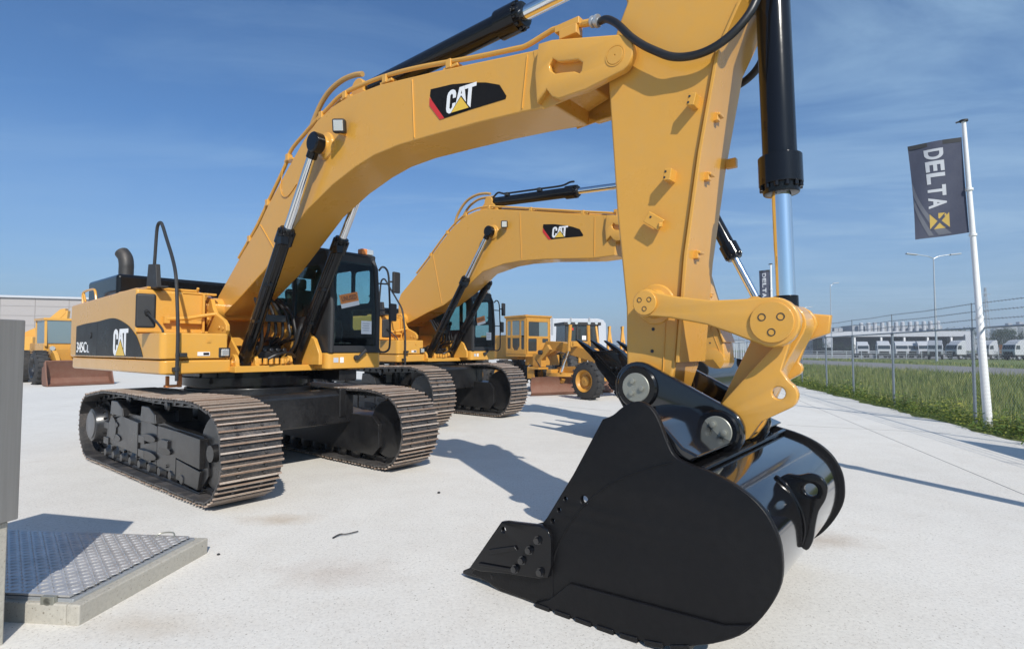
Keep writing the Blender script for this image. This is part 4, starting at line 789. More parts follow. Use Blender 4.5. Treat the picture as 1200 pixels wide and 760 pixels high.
# ---- fence -------------------------------------------------------
fl = empty('chain_link_fence', (FX(0), 0, 0)); tag(fl, 'galvanised chain link fence with barbed wire along the right side of the yard', 'fence')
fd = Vector((.244, 1, 0)).normalized(); fn = Vector((1, -.244, 0)).normalized()
ys = [1.6, 5.2, 8.8, 12.5, 16.6, 19.84, 22.8, 26.4, 30, 33.6, 37.2, 40.8, 44.4, 48, 51.6, 55.2, 58.8, 62.4]
O0 = Vector((FX(0), 0, 0))
def fp(y, z): return Vector((FX(y), y, z)) - O0
for y in ys:
    MB().cyl(fp(y, -.2), fp(y, 2.14), .033, 12).cyl(fp(y, 2.1), fp(y, 2.16), .042, 12).cyl(fp(y, 2.1), fp(y, 2.72), .014, 8).build('post', 'fence_steel', fl)
MB().cyl(fp(ys[0], 2.15), fp(ys[-1], 2.15), .022, 10).build('top_rail', 'fence_steel', fl)
me = bpy.data.meshes.new('chain_mesh'); a, b = fp(ys[0], .04), fp(ys[-1], .04); h = Vector((0, 0, 2.08)); off = fn * .04
me.from_pydata([a + off, b + off, b + h + off, a + h + off], [], [(0, 1, 2, 3)]); uv = me.uv_layers.new(); ln = (b - a).length
for l, c in zip(uv.data, ((0, 0), (ln, 0), (ln, 2.08), (0, 2.08))): l.uv = c
link('chain_mesh', me, 'chainlink', fl)
for z in (2.34, 2.52, 2.70):
    w = MB()
    for i in range(len(ys) - 1):
        p, q = fp(ys[i], z), fp(ys[i + 1], z); w.tube([p, p.lerp(q, .5) - Vector((0, 0, .02)), q], .006, 5)
        k = int((q - p).length / .12)
        if ys[i] < 34:
            for j in range(k): c = p.lerp(q, j / k) - Vector((0, 0, .02 * (1 - abs(2 * j / k - 1)))); w.bar(c - Vector((.012, .012, .022)), c + Vector((.012, .012, .022)), .004, .004); w.bar(c + Vector((-.012, .012, .022)), c + Vector((.012, -.012, -.022)), .004, .004)
    w.build('barbed_wire', 'fence_steel', fl)
# banner on the near end of the fence (outside the frame; its shadow is in view)
bn = MB(); p, q = fp(1.7, 0) + O0, fp(8.0, 0) + O0
bn.add([p + Vector((0, 0, .05)), q + Vector((0, 0, .05)), q + Vector((0, 0, 2.1)), p + Vector((0, 0, 2.1))], [(0, 1, 2, 3)])
b_ = bn.build('fence_banner', 'flagcloth'); b_.location = -fn * .05; tag(b_, 'dark cloth banner tied along the near end of the chain link fence', 'banner')
b_.modifiers.new('t', 'SOLIDIFY').thickness = .01
# ---- flags ---------------------------------------------------------
def flagpole(base, h, lean, fdir, fw, fz0, fz1, label, flabel, group=None, r0=.085):
    fo = empty('flagpole', base); tag(fo, label, 'flagpole', group)
    top = Vector((lean[0], lean[1], h)); P = lambda t: Vector((lean[0] * t, lean[1] * t, h * t))
    m = MB(); m.tube([P(-.01), P(.35), P(.352), P(.6), P(.8), P(1)], [r0, r0 * .82, r0 * .74, r0 * .66, r0 * .56, r0 * .48], 18)
    for t in (.35, .62, .77): m.cyl(P(t), P(t) + Vector((0, 0, .05)), r0 * .88, 18)
    m.build('pole', 'white', fo)
    MB().cyl(P(1), P(1) + Vector((0, 0, .035)), r0 * .95, 16).bar(P(1) + Vector((0, 0, .02)), P(1) + Vector((fdir[0] * .14, fdir[1] * .14, .0)), .035, .03).build('pole_cap', 'dull', fo)
    # banner: hangs from a top arm, slightly waved
    fx = Vector((fdir[0], fdir[1], 0))
    def F(u, v, w):
        z = fz0 + (fz1 - fz0) * v; p = P(z / h) ; nrm = Vector((fx.y, -fx.x, 0))
        return p + fx * (.06 + fw * u * (1 - .03 * math.sin(v * 3))) + nrm * (.055 * math.sin(u * 5 + v * 3.0) * (.3 + u) + w) + Vector((0, 0, -.10 * u * (1 - v) * .6 - .02 * u))
    n1, n2 = 14, 24; vs = [F(i / n1, j / n2, 0) for j in range(n2 + 1) for i in range(n1 + 1)]
    me = bpy.data.meshes.new('flag'); me.from_pydata([v + Vector(base) for v in vs], [], [(j * (n1 + 1) + i, j * (n1 + 1) + i + 1, (j + 1) * (n1 + 1) + i + 1, (j + 1) * (n1 + 1) + i) for j in range(n2) for i in range(n1)])
    fl_ = link('flag', me, 'flagcloth'); tag(fl_, flabel, 'flag', 'flags on the flagpoles' if group else None)
    def sub(outs, mat, name, w):
        # finely cut so that the print follows the waves
        me = curve_mesh(outs, 0, 0); bm = bmesh.new(); bm.from_mesh(me); bmesh.ops.triangulate(bm, faces=bm.faces)
        bmesh.ops.subdivide_edges(bm, edges=[e for e in bm.edges if e.calc_length() > .08], cuts=2, use_grid_fill=False); bmesh.ops.triangulate(bm, faces=bm.faces)
        for v in bm.verts: v.co = F(v.co.x, v.co.y, w) + Vector(base)
        bm.to_mesh(me); bm.free(); me.materials.clear(); o = link(name, me, mat, fl_); return o
    sgn = 1
    for w in (-.004, .004):
        sub([[(.0, .955), (1, .955), (1, 1.0), (0, 1.0)]], 'dark_gap', 'top_band', w)
        g = smooth([(1.0, .62), (.9, .42), (.72, .24), (.45, .1), (.3, .02)], 5)
        sub([g + [(.55, .02)] + smooth([(.55, .02), (.68, .12), (.86, .28), (.97, .42), (1.0, .5)], 5)], 'flagswoosh', 'swoosh', w)
        sub([smooth([(.98, .42), (.9, .28), (.78, .15), (.64, .02)], 4) + smooth([(.74, .02), (.86, .14), (.95, .26), (1.0, .36)], 4)], 'flagswoosh', 'swoosh', w)
        for txt_i, ch in enumerate('DELTA'):
            tm = text_mesh(ch, .035); bm = bmesh.new(); bm.from_mesh(tm)
            bmesh.ops.delete(bm, geom=[f for f in bm.faces if f.normal.z < .5], context='FACES'); bmesh.ops.triangulate(bm, faces=bm.faces)
            for _ in range(2): bmesh.ops.subdivide_edges(bm, edges=[e for e in bm.edges if e.calc_length() > .15], cuts=2); bmesh.ops.triangulate(bm, faces=bm.faces)
            bm.to_mesh(tm); bm.free()
            # letters turned a quarter: the word runs downwards
            for v in tm.vertices:
                u_, v_ = v.co.x, v.co.y
                fu = .70 - .40 * (v_ - 0) if w * 0 else .72 - .36 * v_; fv = .92 - txt_i * .128 - .112 * u_
                v.co = F(fu, fv, w * 1.6) + Vector(base)
            tm.materials.clear(); link('letter', tm, 'flaggrey', fl_)
        cx, cy, s = .52, .165, .19
        sub([[(cx - s, cy - s * .42), (cx + s, cy - s * .42), (cx + s, cy + s * .42), (cx - s, cy + s * .42)]], 'flaggold', 'emblem', w * 1.4)
        for k in (-1, 1):
            sub([[(cx - s - .01, cy - k * s * .44), (cx - s + .07, cy - k * s * .44), (cx + s + .01, cy + k * s * .44), (cx + s - .07, cy + k * s * .44)][::1]], 'flagcloth', 'emblem_cross', w * 1.9)
        sub([[(cx + .02, cy + s * .10), (cx + s + .01, cy + s * .44), (cx + s * .1, cy + s * .44)]], 'flagcloth', 'emblem_cross', w * 1.7)
    return fo
g_ = (10.32, 12.1, 0)
d1 = Vector((-1.0, .55, 0)).normalized()
flagpole(g_, 6.72, (-.30, .0), d1, .98, 4.25, 6.38, 'tall white flagpole at the yard edge beside the second fence post from the right', 'dark grey DELTA banner on the near flagpole, large against the sky', 'white flagpoles along the fence')
flagpole((FX(33) + .1, 33, 0), 6.72, (0, 0), d1, .60, 4.1, 6.4, 'far white flagpole seen small beside the bucket cylinder rod', 'small dark DELTA banner on the far flagpole beside the chrome rod', 'white flagpoles along the fence', .1)
flagpole((6.74, 2.98, 0), 6.72, (0, 0), d1, .8, 4.7, 6.4, 'white flagpole at the near end of the fence', 'dark banner on the flagpole at the near end of the fence', 'white flagpoles along the fence', .15)
# ---- vegetation ----------------------------------------------------
def blades(name, pts, hgt, wid, mat, bend=.35):
    vs, fs = [], []
    for x, y, s in pts:
        h = hgt * s * random.uniform(.5, 1.25); a = random.uniform(0, 6.283); w = wid * random.uniform(.6, 1.3); dx, dy = math.cos(a), math.sin(a); b = random.uniform(.05, bend) * h; c = random.uniform(0, 6.283); bx, by = math.cos(c) * b, math.sin(c) * b
        k = len(vs); vs += [(x - dx * w, y - dy * w, -.02), (x + dx * w, y + dy * w, -.02), (x + bx * .4 + dx * w * .7, y + by * .4 + dy * w * .7, h * .6), (x + bx * .4 - dx * w * .7, y + by * .4 - dy * w * .7, h * .6), (x + bx, y + by, h)]
        fs += [(k, k + 1, k + 2, k + 3), (k + 3, k + 2, k + 4)]
    me = bpy.data.meshes.new(name); me.from_pydata(vs, [], fs); o = link(name, me, mat); tag(o, kind='stuff'); return o
pts = []
while len(pts) < 52000:
    y = 8 + 44 * random.random() ** 1.5; d = random.random() ** 1.25 * 21 + .15; x = FX(y) + d
    if x > 29.5: continue
    cl = math.sin(x * 1.3 + y * .7) + math.sin(x * .4 - y * .9) + math.sin(x * 2.9 + y * 2.3) * .6
    s = .72 + .28 * cl + .3 * random.random() + (.6 if random.random() < .03 else 0); pts.append((x, y, max(.3, s)))
tag(blades('grass', pts, .34, .010, 'grass'), 'long mixed green grass between the fence and the road', 'grass')
pts = [(random.uniform(FX(y), 29.5), y, .8) for y in [random.uniform(30, 110) for _ in range(9000)]] + [(random.uniform(43, 50), y, .8) for y in [random.uniform(40, 90) for _ in range(2500)]]
tag(blades('grass', pts, .35, .03, 'grass'), 'distant grass verge beside the road', 'grass')
def leaves(name, pts, size, mat, zmax):
    vs, fs = [], []
    for x, y, z, s in pts:
        a = random.uniform(0, 6.283); t = random.uniform(-.9, .9); l = size * s * random.uniform(.6, 1.3); w = l * random.uniform(.35, .6)
        d = Vector((math.cos(a), math.sin(a), t * .7)).normalized(); e = d.cross(Vector((0, 0, 1))).normalized(); e = (e + Vector((0, 0, random.uniform(-.6, .6)))).normalized()
        p = Vector((x, y, z)); k = len(vs); vs += [p - d * l * .5, p + e * w * .5 + Vector((0, 0, l * .08)), p + d * l * .5, p - e * w * .5 + Vector((0, 0, l * .08))]; fs.append((k, k + 1, k + 2, k + 3))
    me = bpy.data.meshes.new(name); me.from_pydata(vs, [], fs); return link(name, me, mat)
pts = []
for _ in range(2300):                       # clumps of weeds along the foot of the fence
    y = 5 + 35 * random.random() ** 1.6; x = FX(y) + random.triangular(-.62, .75, -.15)
    hh = (.13 + .17 * (.5 + .5 * math.sin(y * 1.7) * math.cos(y * .63 + 1))) * (1.0 if x > FX(y) - .3 else .55); r_ = random.uniform(.08, .24)
    big = random.uniform(.5, 1.7) if random.random() < .4 else random.uniform(.5, 1.0)
    for _ in range(13): pts.append((x + random.gauss(0, r_ * .6), y + random.gauss(0, r_ * .6), abs(random.gauss(hh * .5 * big, hh * .45 * big)) + .01, random.uniform(.5, 1.1) * big ** .7))
tag(leaves('weeds', pts, .09, 'weed', .4), 'low leafy weeds spilling over the yard edge under the fence', 'weeds', None, 'stuff')
def tree(x, y, h, r, label, grp='trees at the far side of the truck park', cat='tree'):
    t = empty('tree', (x, y, 0)); tag(t, label, cat, grp)
    MB().tube([(0, 0, -.1), (.05, 0, h * .35), (0, .1, h * .75)], [h * .03, h * .022, h * .008], 8).tube([(0, 0, h * .35), (r * .5, 0, h * .65)], [h * .014, h * .005], 6).tube([(0, 0, h * .3), (-r * .5, .2, h * .6)], [h * .014, h * .005], 6).build('trunk', 'bark', t)
    pts = []; cl = [(random.gauss(0, r * .5), random.gauss(0, r * .5), random.uniform(h * .35, h * .9), random.uniform(.25, .5) * r) for _ in range(16)]
    for cx, cy, cz, cr in cl:
        for _ in range(70): v = Vector((random.gauss(0, 1), random.gauss(0, 1), random.gauss(0, .8))).normalized() * cr * random.uniform(.6, 1.05); pts.append((cx + v.x, cy + v.y, cz + v.z, random.uniform(.7, 1.4)))
    o = leaves('crown', pts, h * .085, 'treeleaf', 99); o.parent = t
for px, d, h, r, lb in ((1113, 190, 8.5, 5, 'rounded tree behind the first white truck from the flagpole'), (1123, 200, 9, 5, 'broad tree between white truck and flagpole'), (1134, 185, 8, 4.5, 'low tree just left of the flagpole'), (1168, 190, 8, 4.5, 'tree right of the flagpole between two white trucks'),
                      (1176, 205, 9, 5, 'taller tree right of the flagpole, behind the orange crates'), (1190, 180, 8, 5, 'tree behind the rightmost white truck'), (1105, 215, 9, 5, 'tree at the end of the white canopy'), (958, 150, 3.4, 3.2, 'bush in front of the dark canopy opening'), (1001, 150, 3.2, 2.5, 'small bush under the canopy posts')):
    p = at(px, 408, d); tree(p.x, p.y, h, r, lb, cat='bush' if h < 4 else 'tree')
# ---- cabinet and hatch at lower left ---------------------------------
cx = Vector((.24, .97, 0)).normalized(); cyv = Vector((-cx.y, cx.x, 0))
C0 = Vector((-2.905, 3.29, 0))
ca = empty('cabinet', C0, math.atan2(cx.y, cx.x)); tag(ca, 'plain grey steel cabinet on a concrete plinth at the left edge of the view', 'cabinet')
MB().box((-.33, .57, .33), (.62, 1.1, .74)).build('plinth', 'kerb', ca, bevel=.012)
MB().box((-.31, .57, 1.285), (.64, 1.16, 1.165)).build('steel_housing', 'brushed', ca, bevel=.006)
ha = Vector((.13, 1.285, 0)).normalized(); K0 = Vector((-2.66, 3.48, 0))
ht = empty('access_hatch', K0, math.atan2(ha.y, ha.x)); tag(ht, 'access hatch with a tread plate lid set in a raised concrete kerb', 'hatch')
W, LN = 1.72, 1.23
kb = MB(); kb.box((LN / 2, .045, .05), (LN, .09, .15)); kb.box((.05, W / 2 + .09, .05), (.10, W, .15)); kb.box((LN - .045, W / 2 + .09, .05), (.09, W, .15)); kb.box((LN / 2, W + .13, .05), (LN, .08, .15))
kb.build('kerb', 'kerb', ht, bevel=.012)
MB().box((LN / 2 - .02, W / 2 + .06, .12), (LN - .10, W - .02, .05)).build('lid_frame', 'galv', ht, bevel=.004)
tp = MB().box((LN / 2 - .03, W / 2 + .07, .158), (LN - .13, W - .06, .012))
nx, ny = 22, 30
for i in range(nx):
    for j in range(ny):
        x = .05 + (LN - .16) * (i + .5) / nx; y = .06 + (W - .09) * (j + .5) / ny; s = 1 if (i + j) % 2 else -1
        a = R(45 * s); dx, dy = math.cos(a), math.sin(a); l, w, z = .024, .010, .1638; k = len(tp.v)
        tp.add([(x - dx * l, y - dy * l, z), (x + dy * w, y - dx * w, z), (x + dx * l, y + dy * l, z), (x - dy * w, y + dx * w, z), (x - dx * l * .45, y - dy * l * .45, z + .006), (x + dx * l * .45, y + dy * l * .45, z + .006)], [(0, 1, 4), (1, 5, 4), (1, 2, 5), (2, 3, 5), (3, 4, 5), (3, 0, 4)])
lid = tp.build('lid', 'tread', ht, angle=20)
MB().cyl((.04, .22, .135), (.0, .22, .135), .028, 12).box((.015, .22, .14), (.03, .09, .05)).build('lock', 'steel', ht, bevel=.003)
MB().tube(smooth([(LN - .14, .20, .165), (LN - .10, .24, .19), (LN - .11, .34, .185), (LN - .15, .36, .165)], 3), .006, 6).build('handle', 'steel', ht)
MB().tube(smooth([(-1.60, 5.03, .012), (-1.56, 5.10, .02), (-1.50, 5.12, .018), (-1.42, 5.20, .016)], 4), [.007] * 6 + [.005] * 7, 6).build('twig', 'rubber'); tag(bpy.data.objects['twig'], 'short dark twig lying on the pale concrete between cabinet and bucket', 'twig')
for x, y, r_, lb in ((-.86, 6.6, .02, 'small dark stone on the concrete in front of the far crawler track'), (-2.42, 4.65, .014, 'tiny dark stone beside the hatch kerb')):
    s_ = MB().lathe((0, 0, 0), (0, 0, 1), [(0, r_ * .8), (r_ * .4, r_), (r_ * .8, r_ * .6), (r_, .001)], 7).build('stone', 'dull', loc=None); s_.location = (x, y, .002); tag(s_, lb, 'stone')
# ------------------------------------------------------------------ machines and buildings further off
def wheel(parent, c, r, w, side, name='wheel', rim='yellow_old', ax=(0, 1, 0)):
    """tyre with lugs and a dished rim; side = which way the hub faces"""
    c = Vector(c); A = Vector(ax) * side
    t = MB().lathe(c - A * w / 2, A, [(w * .12, r * .56), (0, r * .62), (w * .05, r * .86), (w * .18, r * .97), (w * .5, r), (w * .82, r * .97), (w * .95, r * .86), (w, r * .62), (w * .9, r * .55)], 36, cap=False)
    v = A.cross(Vector((0, 0, 1))).normalized()
    for k in range(20):
        a = 2 * math.pi * k / 20; o = v * math.cos(a) + Vector((0, 0, 1)) * math.sin(a); tdir = A.cross(o)
        for s in (-1, 1):
            p = c + o * r * .985 + A * s * w * .22 + tdir * (s * r * .06); t.box(p, (w * .44, r * .075, r * .05), Matrix((A, tdir, o)).transposed())
    wh = t.build(name, 'rubber', parent)
    MB().lathe(c + A * w * .49, A, [(0, r * .585), (.01, r * .585), (-.02, r * .53), (-w * .28, r * .46), (-w * .3, r * .3), (-w * .16, r * .26), (-w * .14, r * .1), (-w * .1, .01)], 30, cap=False).build('rim', rim, wh)
    return wh
# ---- grader with the square yellow cab --------------------------------------
gr = empty('motor_grader', (3.30, 19.15, 0), math.atan2(-.78, .62)); tag(gr, 'old yellow motor grader with a tall square yellow cab and rusty blade', 'grader')
wheel(gr, (0, -.98, .62), .63, .42, -1); wheel(gr, (0, .98, .62), .63, .42, 1)
MB().box((0, 0, .72), (.34, 1.6, .26)).box((0, 0, .95), (.5, .5, .4)).build('front_axle', 'yellow_old', gr, bevel=.03)
MB().prism([(.45, 1.0), (.45, 1.42), (.1, 1.5), (-.6, 1.62), (-2.2, 1.95), (-3.0, 1.98), (-3.3, 1.5), (-3.1, 1.35), (-2.4, 1.62), (-.7, 1.25), (-.1, 1.02)], -.17, .17).build('gooseneck_beam', 'yellow_old', gr, bevel=.02)
MB().prism([(.30, .95), (.25, 1.15), (-2.4, 1.0), (-2.6, .82), (-2.2, .78)], -.12, .12).box((-2.2, 0, .86), (.25, 1.5, .14)).build('drawbar', 'yellow_old', gr, bevel=.02)
MB().lathe((-2.1, 0, .68), (0, 0, 1), [(0, .5), (0, .72), (.13, .72), (.13, .5)], 32).box((-2.1, 0, .74), (1.3, .16, .1)).build('blade_circle', 'yellow_old', gr)
bl = MB().prism([(.02, .0), (.10, .10), (.02, .3), (.03, .5), (.14, .66), (.10, .66), (-.02, .5), (-.03, .3), (.05, .1), (-.02, .0)], -1.75, 1.75).build('blade', 'rust', gr, bevel=.006); bl.location = (-1.75, .05, .02); bl.rotation_euler = (0, 0, R(-14))
for y in (-1, 1):
    MB().bar((-1.75, y * .45, .5), (-2.0, y * .4, .75), .14, .2).build('blade_arm', 'yellow_old', gr, bevel=.01)
    MB().cyl((-1.35, y * .46, 2.55), (-1.38, y * .52, 1.6), .065, 14).box((-1.36, y * .45, 1.85), (.16, .14, .2)).build('lift_cylinder', 'yellow_old', gr, bevel=.006)
    MB().cyl((-1.38, y * .52, 1.62), (-1.65, y * .62, .85), .035, 10).build('lift_rod', 'chrome', gr)
MB().bar((-1.36, -.46, 1.86), (-1.36, .46, 1.86), .16, .2).build('lift_yoke', 'yellow_old', gr, bevel=.02)
MB().box((-3.4, 0, 1.25), (.9, 1.0, .4)).bar((-3.0, -.5, 1.0), (-3.0, -.5, 1.5), .25, .5).bar((-3.05, -.55, 1.15), (-2.35, -.55, 1.75), .14, .24).box((-2.9, -.6, .95), (.5, .5, .08)).bar((-3.2, -.75, .55), (-3.2, -.75, 1.0), .05, .4).build('platform', 'yellow_old', gr, bevel=.015)
cb = MB().box((-3.75, 0, 3.10), (1.62, 1.66, .07)).box((-3.75, 0, 3.06), (1.56, 1.60, .06)).box((-3.75, 0, 1.45), (1.5, 1.52, .12))
for x in (-4.47, -3.03):
    for y in (-.73, .73): cb.box((x, y, 2.26), (.08, .08, 1.6))
cab = cb.build('cab', 'yellow_old', gr, bevel=.012); cab.location = (-3.75 * .17 - .25, -.22, .10); cab.scale = (.83, .83, .92)
MB().box((-3.75, -.1, 3.16), (.2, .14, .07)).build('beacon', 'orange', cab, bevel=.02)
rr = lambda a, b, c, d, r=.05: arc(c - r, d - r, r, 0, 90, 4) + arc(a + r, d - r, r, 90, 180, 4) + arc(a + r, b + r, r, 180, 270, 4) + arc(c - r, b + r, r, 270, 360, 4)
for y in (-.76, .76):   # side panels with door
    plate('side_panel', [(-4.46, 1.5), (-3.04, 1.5), (-3.04, 3.05), (-4.46, 3.05)], y - .02, y + .02, 'yellow_old', cab, [rr(-4.38, 1.72, -4.12, 2.2), rr(-4.38, 2.3, -4.12, 2.92), rr(-4.0, 2.3, -3.45, 2.92), [(-4.0, 2.18), (-3.45, 2.18), (-3.45, 1.85), (-3.6, 1.66), (-3.85, 1.66), (-4.0, 1.8)], rr(-3.34, 1.7, -3.12, 2.9)], bev=.006)
    for z0, z1, m in ((2.28, 2.95, 'pglass'), (1.62, 2.22, 'dglass')): MB().box((-3.75, y, (z0 + z1) / 2), (1.36, .012, z1 - z0)).build('side_window', m, cab)
def plate_x(name, outline, x0, x1, mat, parent, holes, bev=.006):
    me = curve_mesh([outline] + holes, abs(x1 - x0) / 2, bev); xc = (x0 + x1) / 2
    for v in me.vertices: v.co = (xc + v.co.z, v.co.x, v.co.y)
    bm = bmesh.new(); bm.from_mesh(me); bmesh.ops.remove_doubles(bm, verts=bm.verts, dist=1e-5); bmesh.ops.recalc_face_normals(bm, faces=bm.faces); bm.to_mesh(me); bm.free(); me.materials.clear()
    return link(name, me, mat, parent)
plate_x('front_panel', [(-.76, 1.5), (.76, 1.5), (.76, 3.05), (-.76, 3.05)], -3.03, -2.99, 'yellow_old', cab, [rr(-.60, 2.25, .60, 2.86), rr(-.62, 1.62, -.1, 2.15), rr(.25, 1.98, .62, 2.15, .03)])
for z0, z1, m, a, b in ((2.2, 2.9, 'dglass', -.66, .05), (2.2, 2.9, 'pglass', .06, .66), (1.58, 2.18, 'dglass', -.68, .68)): MB().box((-3.012, (a + b) / 2, (z0 + z1) / 2), (.01, b - a, z1 - z0)).build('front_window', m, cab)
MB().box((-5.6, 0, 1.75), (2.6, 1.0, 1.0)).build('engine_hood', 'yellow_old', gr, bevel=.04)
for x in (-4.6, -6.1):
    for y in (-1, 1): wheel(gr, (x, y * .98, .62), .63, .42, y)
MB().tube(smooth([(-3.1, -.6, 1.3), (-2.8, -.62, 1.0), (-2.9, -.6, .8)], 4), .025, 8).cyl((-2.75, -.72, 1.55), (-2.75, -.6, 1.55), .09, 14).build('lamp', 'dull', gr)
# ---- black-cabbed machine behind it -------------------------------------------
lg = empty('wheel_loader', (3.5, 29.5, 0), math.atan2(-.85, .2)); tag(lg, 'machine with a black glazed cab and round work lamps behind the old grader', 'loader')
lc = MB().box((-.1, 0, 2.98), (1.7, 2.05, .16)).box((.3, 0, 2.9), (.5, .6, .1)).box((-.1, 0, 1.7), (1.6, 1.9, .5))
for x, y in ((.66, -.9), (.66, .9), (-.85, -.9), (-.85, .9), (.7, -.3)): lc.bar((x, y, 1.9), (x - .04, y * .95, 2.95), .09, .09)
lcab = lc.build('cab', 'dull', lg, bevel=.02)
MB().box((.64, 0, 2.42), (.02, 1.75, 1.0)).box((-.1, -.91, 2.42), (1.45, .02, 1.0)).box((-.1, .91, 2.42), (1.45, .02, 1.0)).build('cab_window', 'dglass', lcab)
for y in (-.75, -.35, .35, .75): MB().lathe((.76, y, 3.02), (1, 0, 0), [(-.08, .06), (0, .09), (.02, .08), (.02, .01)], 16).build('work_light', 'lamp', lcab)
MB().box((.67, .1, 2.25), (.01, .22, .22)).build('notice_sheet', 'letter', lcab); MB().box((.68, -.6, 2.7), (.02, .22, .12)).build('tail_light', 'red', lcab)
MB().box((.2, 0, 1.15), (3.6, 1.4, .8)).box((1.7, 0, 1.45), (1.2, 1.1, .5)).build('body', 'yellow_old', lg, bevel=.06)
for x in (-1.3, 1.4):
    for y in (-1, 1): wheel(lg, (x, y * .95, .75), .75, .5, y)
# ---- machine with a row of slanted bars ------------------------------------------
rp = empty('ripper_machine', (5.15, 28, 0), R(-80)); tag(rp, 'yellow machine with a row of slanted upright bars half hidden by the front stick', 'ripper')
MB().box((0, 0, 1.2), (2.6, 2.6, .5)).box((0, 0, .75), (2.2, 2.2, .6)).build('body', 'yellow', rp, bevel=.04)
for y in (-1, 1): MB().prism(arc(-1.2, .5, .5, 90, 270, 8) + arc(1.2, .5, .5, -90, 90, 8), y * 1.25 - .22, y * 1.25 + .22).build('crawler_track', 'under', rp, bevel=.02)
for k in range(6):
    y = -.85 + k * .34; MB().bar((.3 + .1 * (k % 2), y, 1.3), (.05 + .35 * (k % 2), y - .12 + .26 * (k % 2), 2.8), .10, .14).box((.3 + .1 * (k % 2), y, 1.5), (.3, .18, .3)).build('upright_bar', 'yellow', rp, bevel=.015)
# ---- loader with the wide rusty bucket at the left -----------------------------------
wl = empty('wheel_loader', (-22.45, 27.6, 0), math.atan2(-.6, .8)); tag(wl, 'yellow wheel loader with a wide rusty bucket lowered to the ground at far left', 'loader')
w_ = [(2.55, .02), (3.35, .0), (3.42, .04), (2.85, .12), (2.68, .35), (2.72, .75), (2.95, 1.12), (2.88, 1.16), (2.62, .8), (2.55, .4)]
bk = MB().prism(w_, -1.45, 1.45).build('bucket', 'rust', wl, bevel=.01); bk.scale = (1, .86, 1)
for y in (-1.25, 1.25): MB().prism([(2.58, .05), (3.38, .02), (3.1, .55), (2.95, 1.14), (2.7, .85), (2.58, .4)], y - .025, y + .025).build('side_plate', 'rust', wl, bevel=.008)
MB().box((2.5, -1.0, .55), (.18, .5, .6)).box((2.5, 1.0, .55), (.18, .5, .6)).bar((2.5, -1.2, 1.0), (2.5, 1.2, 1.0), .14, .14).build('bucket_back', 'rust', wl, bevel=.02)
for y in (-.55, .55): MB().prism([(.6, 1.6), (.75, 1.85), (1.6, 1.45), (2.5, .72), (2.5, .42), (2.3, .45), (1.4, 1.1)], y - .08, y + .08).build('lift_arm', 'yellow', wl, bevel=.015)
MB().box((-1.0, 0, 1.15), (4.0, 1.2, .6)).box((-1.9, 0, 1.7), (1.7, 1.2, .55)).box((.9, 0, 1.3), (.7, 1.2, .8)).box((1.15, .4, 1.5), (.5, .6, .5)).build('body', 'yellow_old', wl, bevel=.05)
lc = MB().box((-.35, 0, 3.12), (1.7, 1.6, .12)).box((-.35, 0, 1.75), (1.5, 1.5, .4))
for x, y in ((.40, -.7), (.40, .7), (-1.1, -.7), (-1.1, .7)): lc.bar((x + .1, y, 1.8), (x, y, 3.1), .1, .1)
lcab = lc.build('cab', 'yellow', wl, bevel=.02)
MB().box((.44, 0, 2.5), (.02, 1.3, 1.1)).box((-.3, -.71, 2.5), (1.4, .02, 1.1)).box((-.3, .71, 2.5), (1.4, .02, 1.1)).build('cab_window', 'pglass', lcab)
MB().lathe((1.3, -.62, 1.7), (1, 0, 0), [(-.1, .06), (0, .11), (.02, .1), (.02, .01)], 16).build('work_light', 'lamp', wl)
for x in (-2.0, .9):
    for y in (-1, 1): wheel(wl, (x, y * 1.0, .8), .8, .55, y, rim='under')
# ---- small yellow digger arm behind the loader
dg = empty('small_excavator', at(44, 432, 44).to_2d().to_3d(), R(10)); dg.scale = (1.2, 1.2, 1.22); tag(dg, 'small yellow excavator with folded arm behind the wheel loader at far left', 'excavator')
MB().prism([(-1.2, 1.6), (-1.2, 2.2), (.2, 2.9), (1.3, 3.95), (1.6, 4.0), (1.62, 3.7), (.6, 2.5), (-.8, 1.6)], -.18, .18).prism([(1.2, 3.9), (1.75, 3.85), (1.6, 2.2), (1.3, 2.2)], -.15, .15).build('arm', 'yellow', dg, bevel=.02)
MB().box((-1.0, 0, 1.7), (2.6, 2.2, .9)).build('body', 'yellow', dg, bevel=.06)
for y in (-1, 1): MB().prism(arc(-1.9, .5, .5, 90, 270, 8) + arc(.6, .5, .5, -90, 90, 8), y * .95 - .25, y * .95 + .25).build('crawler_track', 'under', dg, bevel=.02)
# ---- machine whose dark attachment pokes out beside the cabinet
# ---- buildings -----------------------------------------------------------
wh = empty('warehouse', (-56, 58, 0)); tag(wh, 'long pale warehouse with plain cladding behind the machines at left', 'warehouse')
p0, p1 = Vector((-75, 52, 0)), Vector((-38, 66, 0)); wd = (p1 - p0).normalized(); wn = Vector((-wd.y, wd.x, 0)); o_ = Vector((-56, 58, 0))
def wallbox(mb, a, b, z0, z1, th): mb.bar((a + b) / 2 - (b - a) / 2 - o_ + Vector((0, 0, (z0 + z1) / 2)), b - o_ + Vector((0, 0, (z0 + z1) / 2)), th, z1 - z0)
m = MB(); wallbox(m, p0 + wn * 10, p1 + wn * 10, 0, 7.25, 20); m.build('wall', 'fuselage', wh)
m = MB(); wallbox(m, p0 - wn * .1, p1 - wn * .1, 7.2, 7.42, .3); m.build('roof_edge', 'truck_white', wh)
m = MB()
for k in range(1, 7): wallbox(m, p0 - wn * .012, p1 - wn * .012, k * 1.05, k * 1.05 + .035, .03)
for k in range(1, 13): q = p0.lerp(p1, k / 13) - wn * .012; m.box(q - o_ + Vector((0, 0, 3.6)), (.04, .04, 7.2))
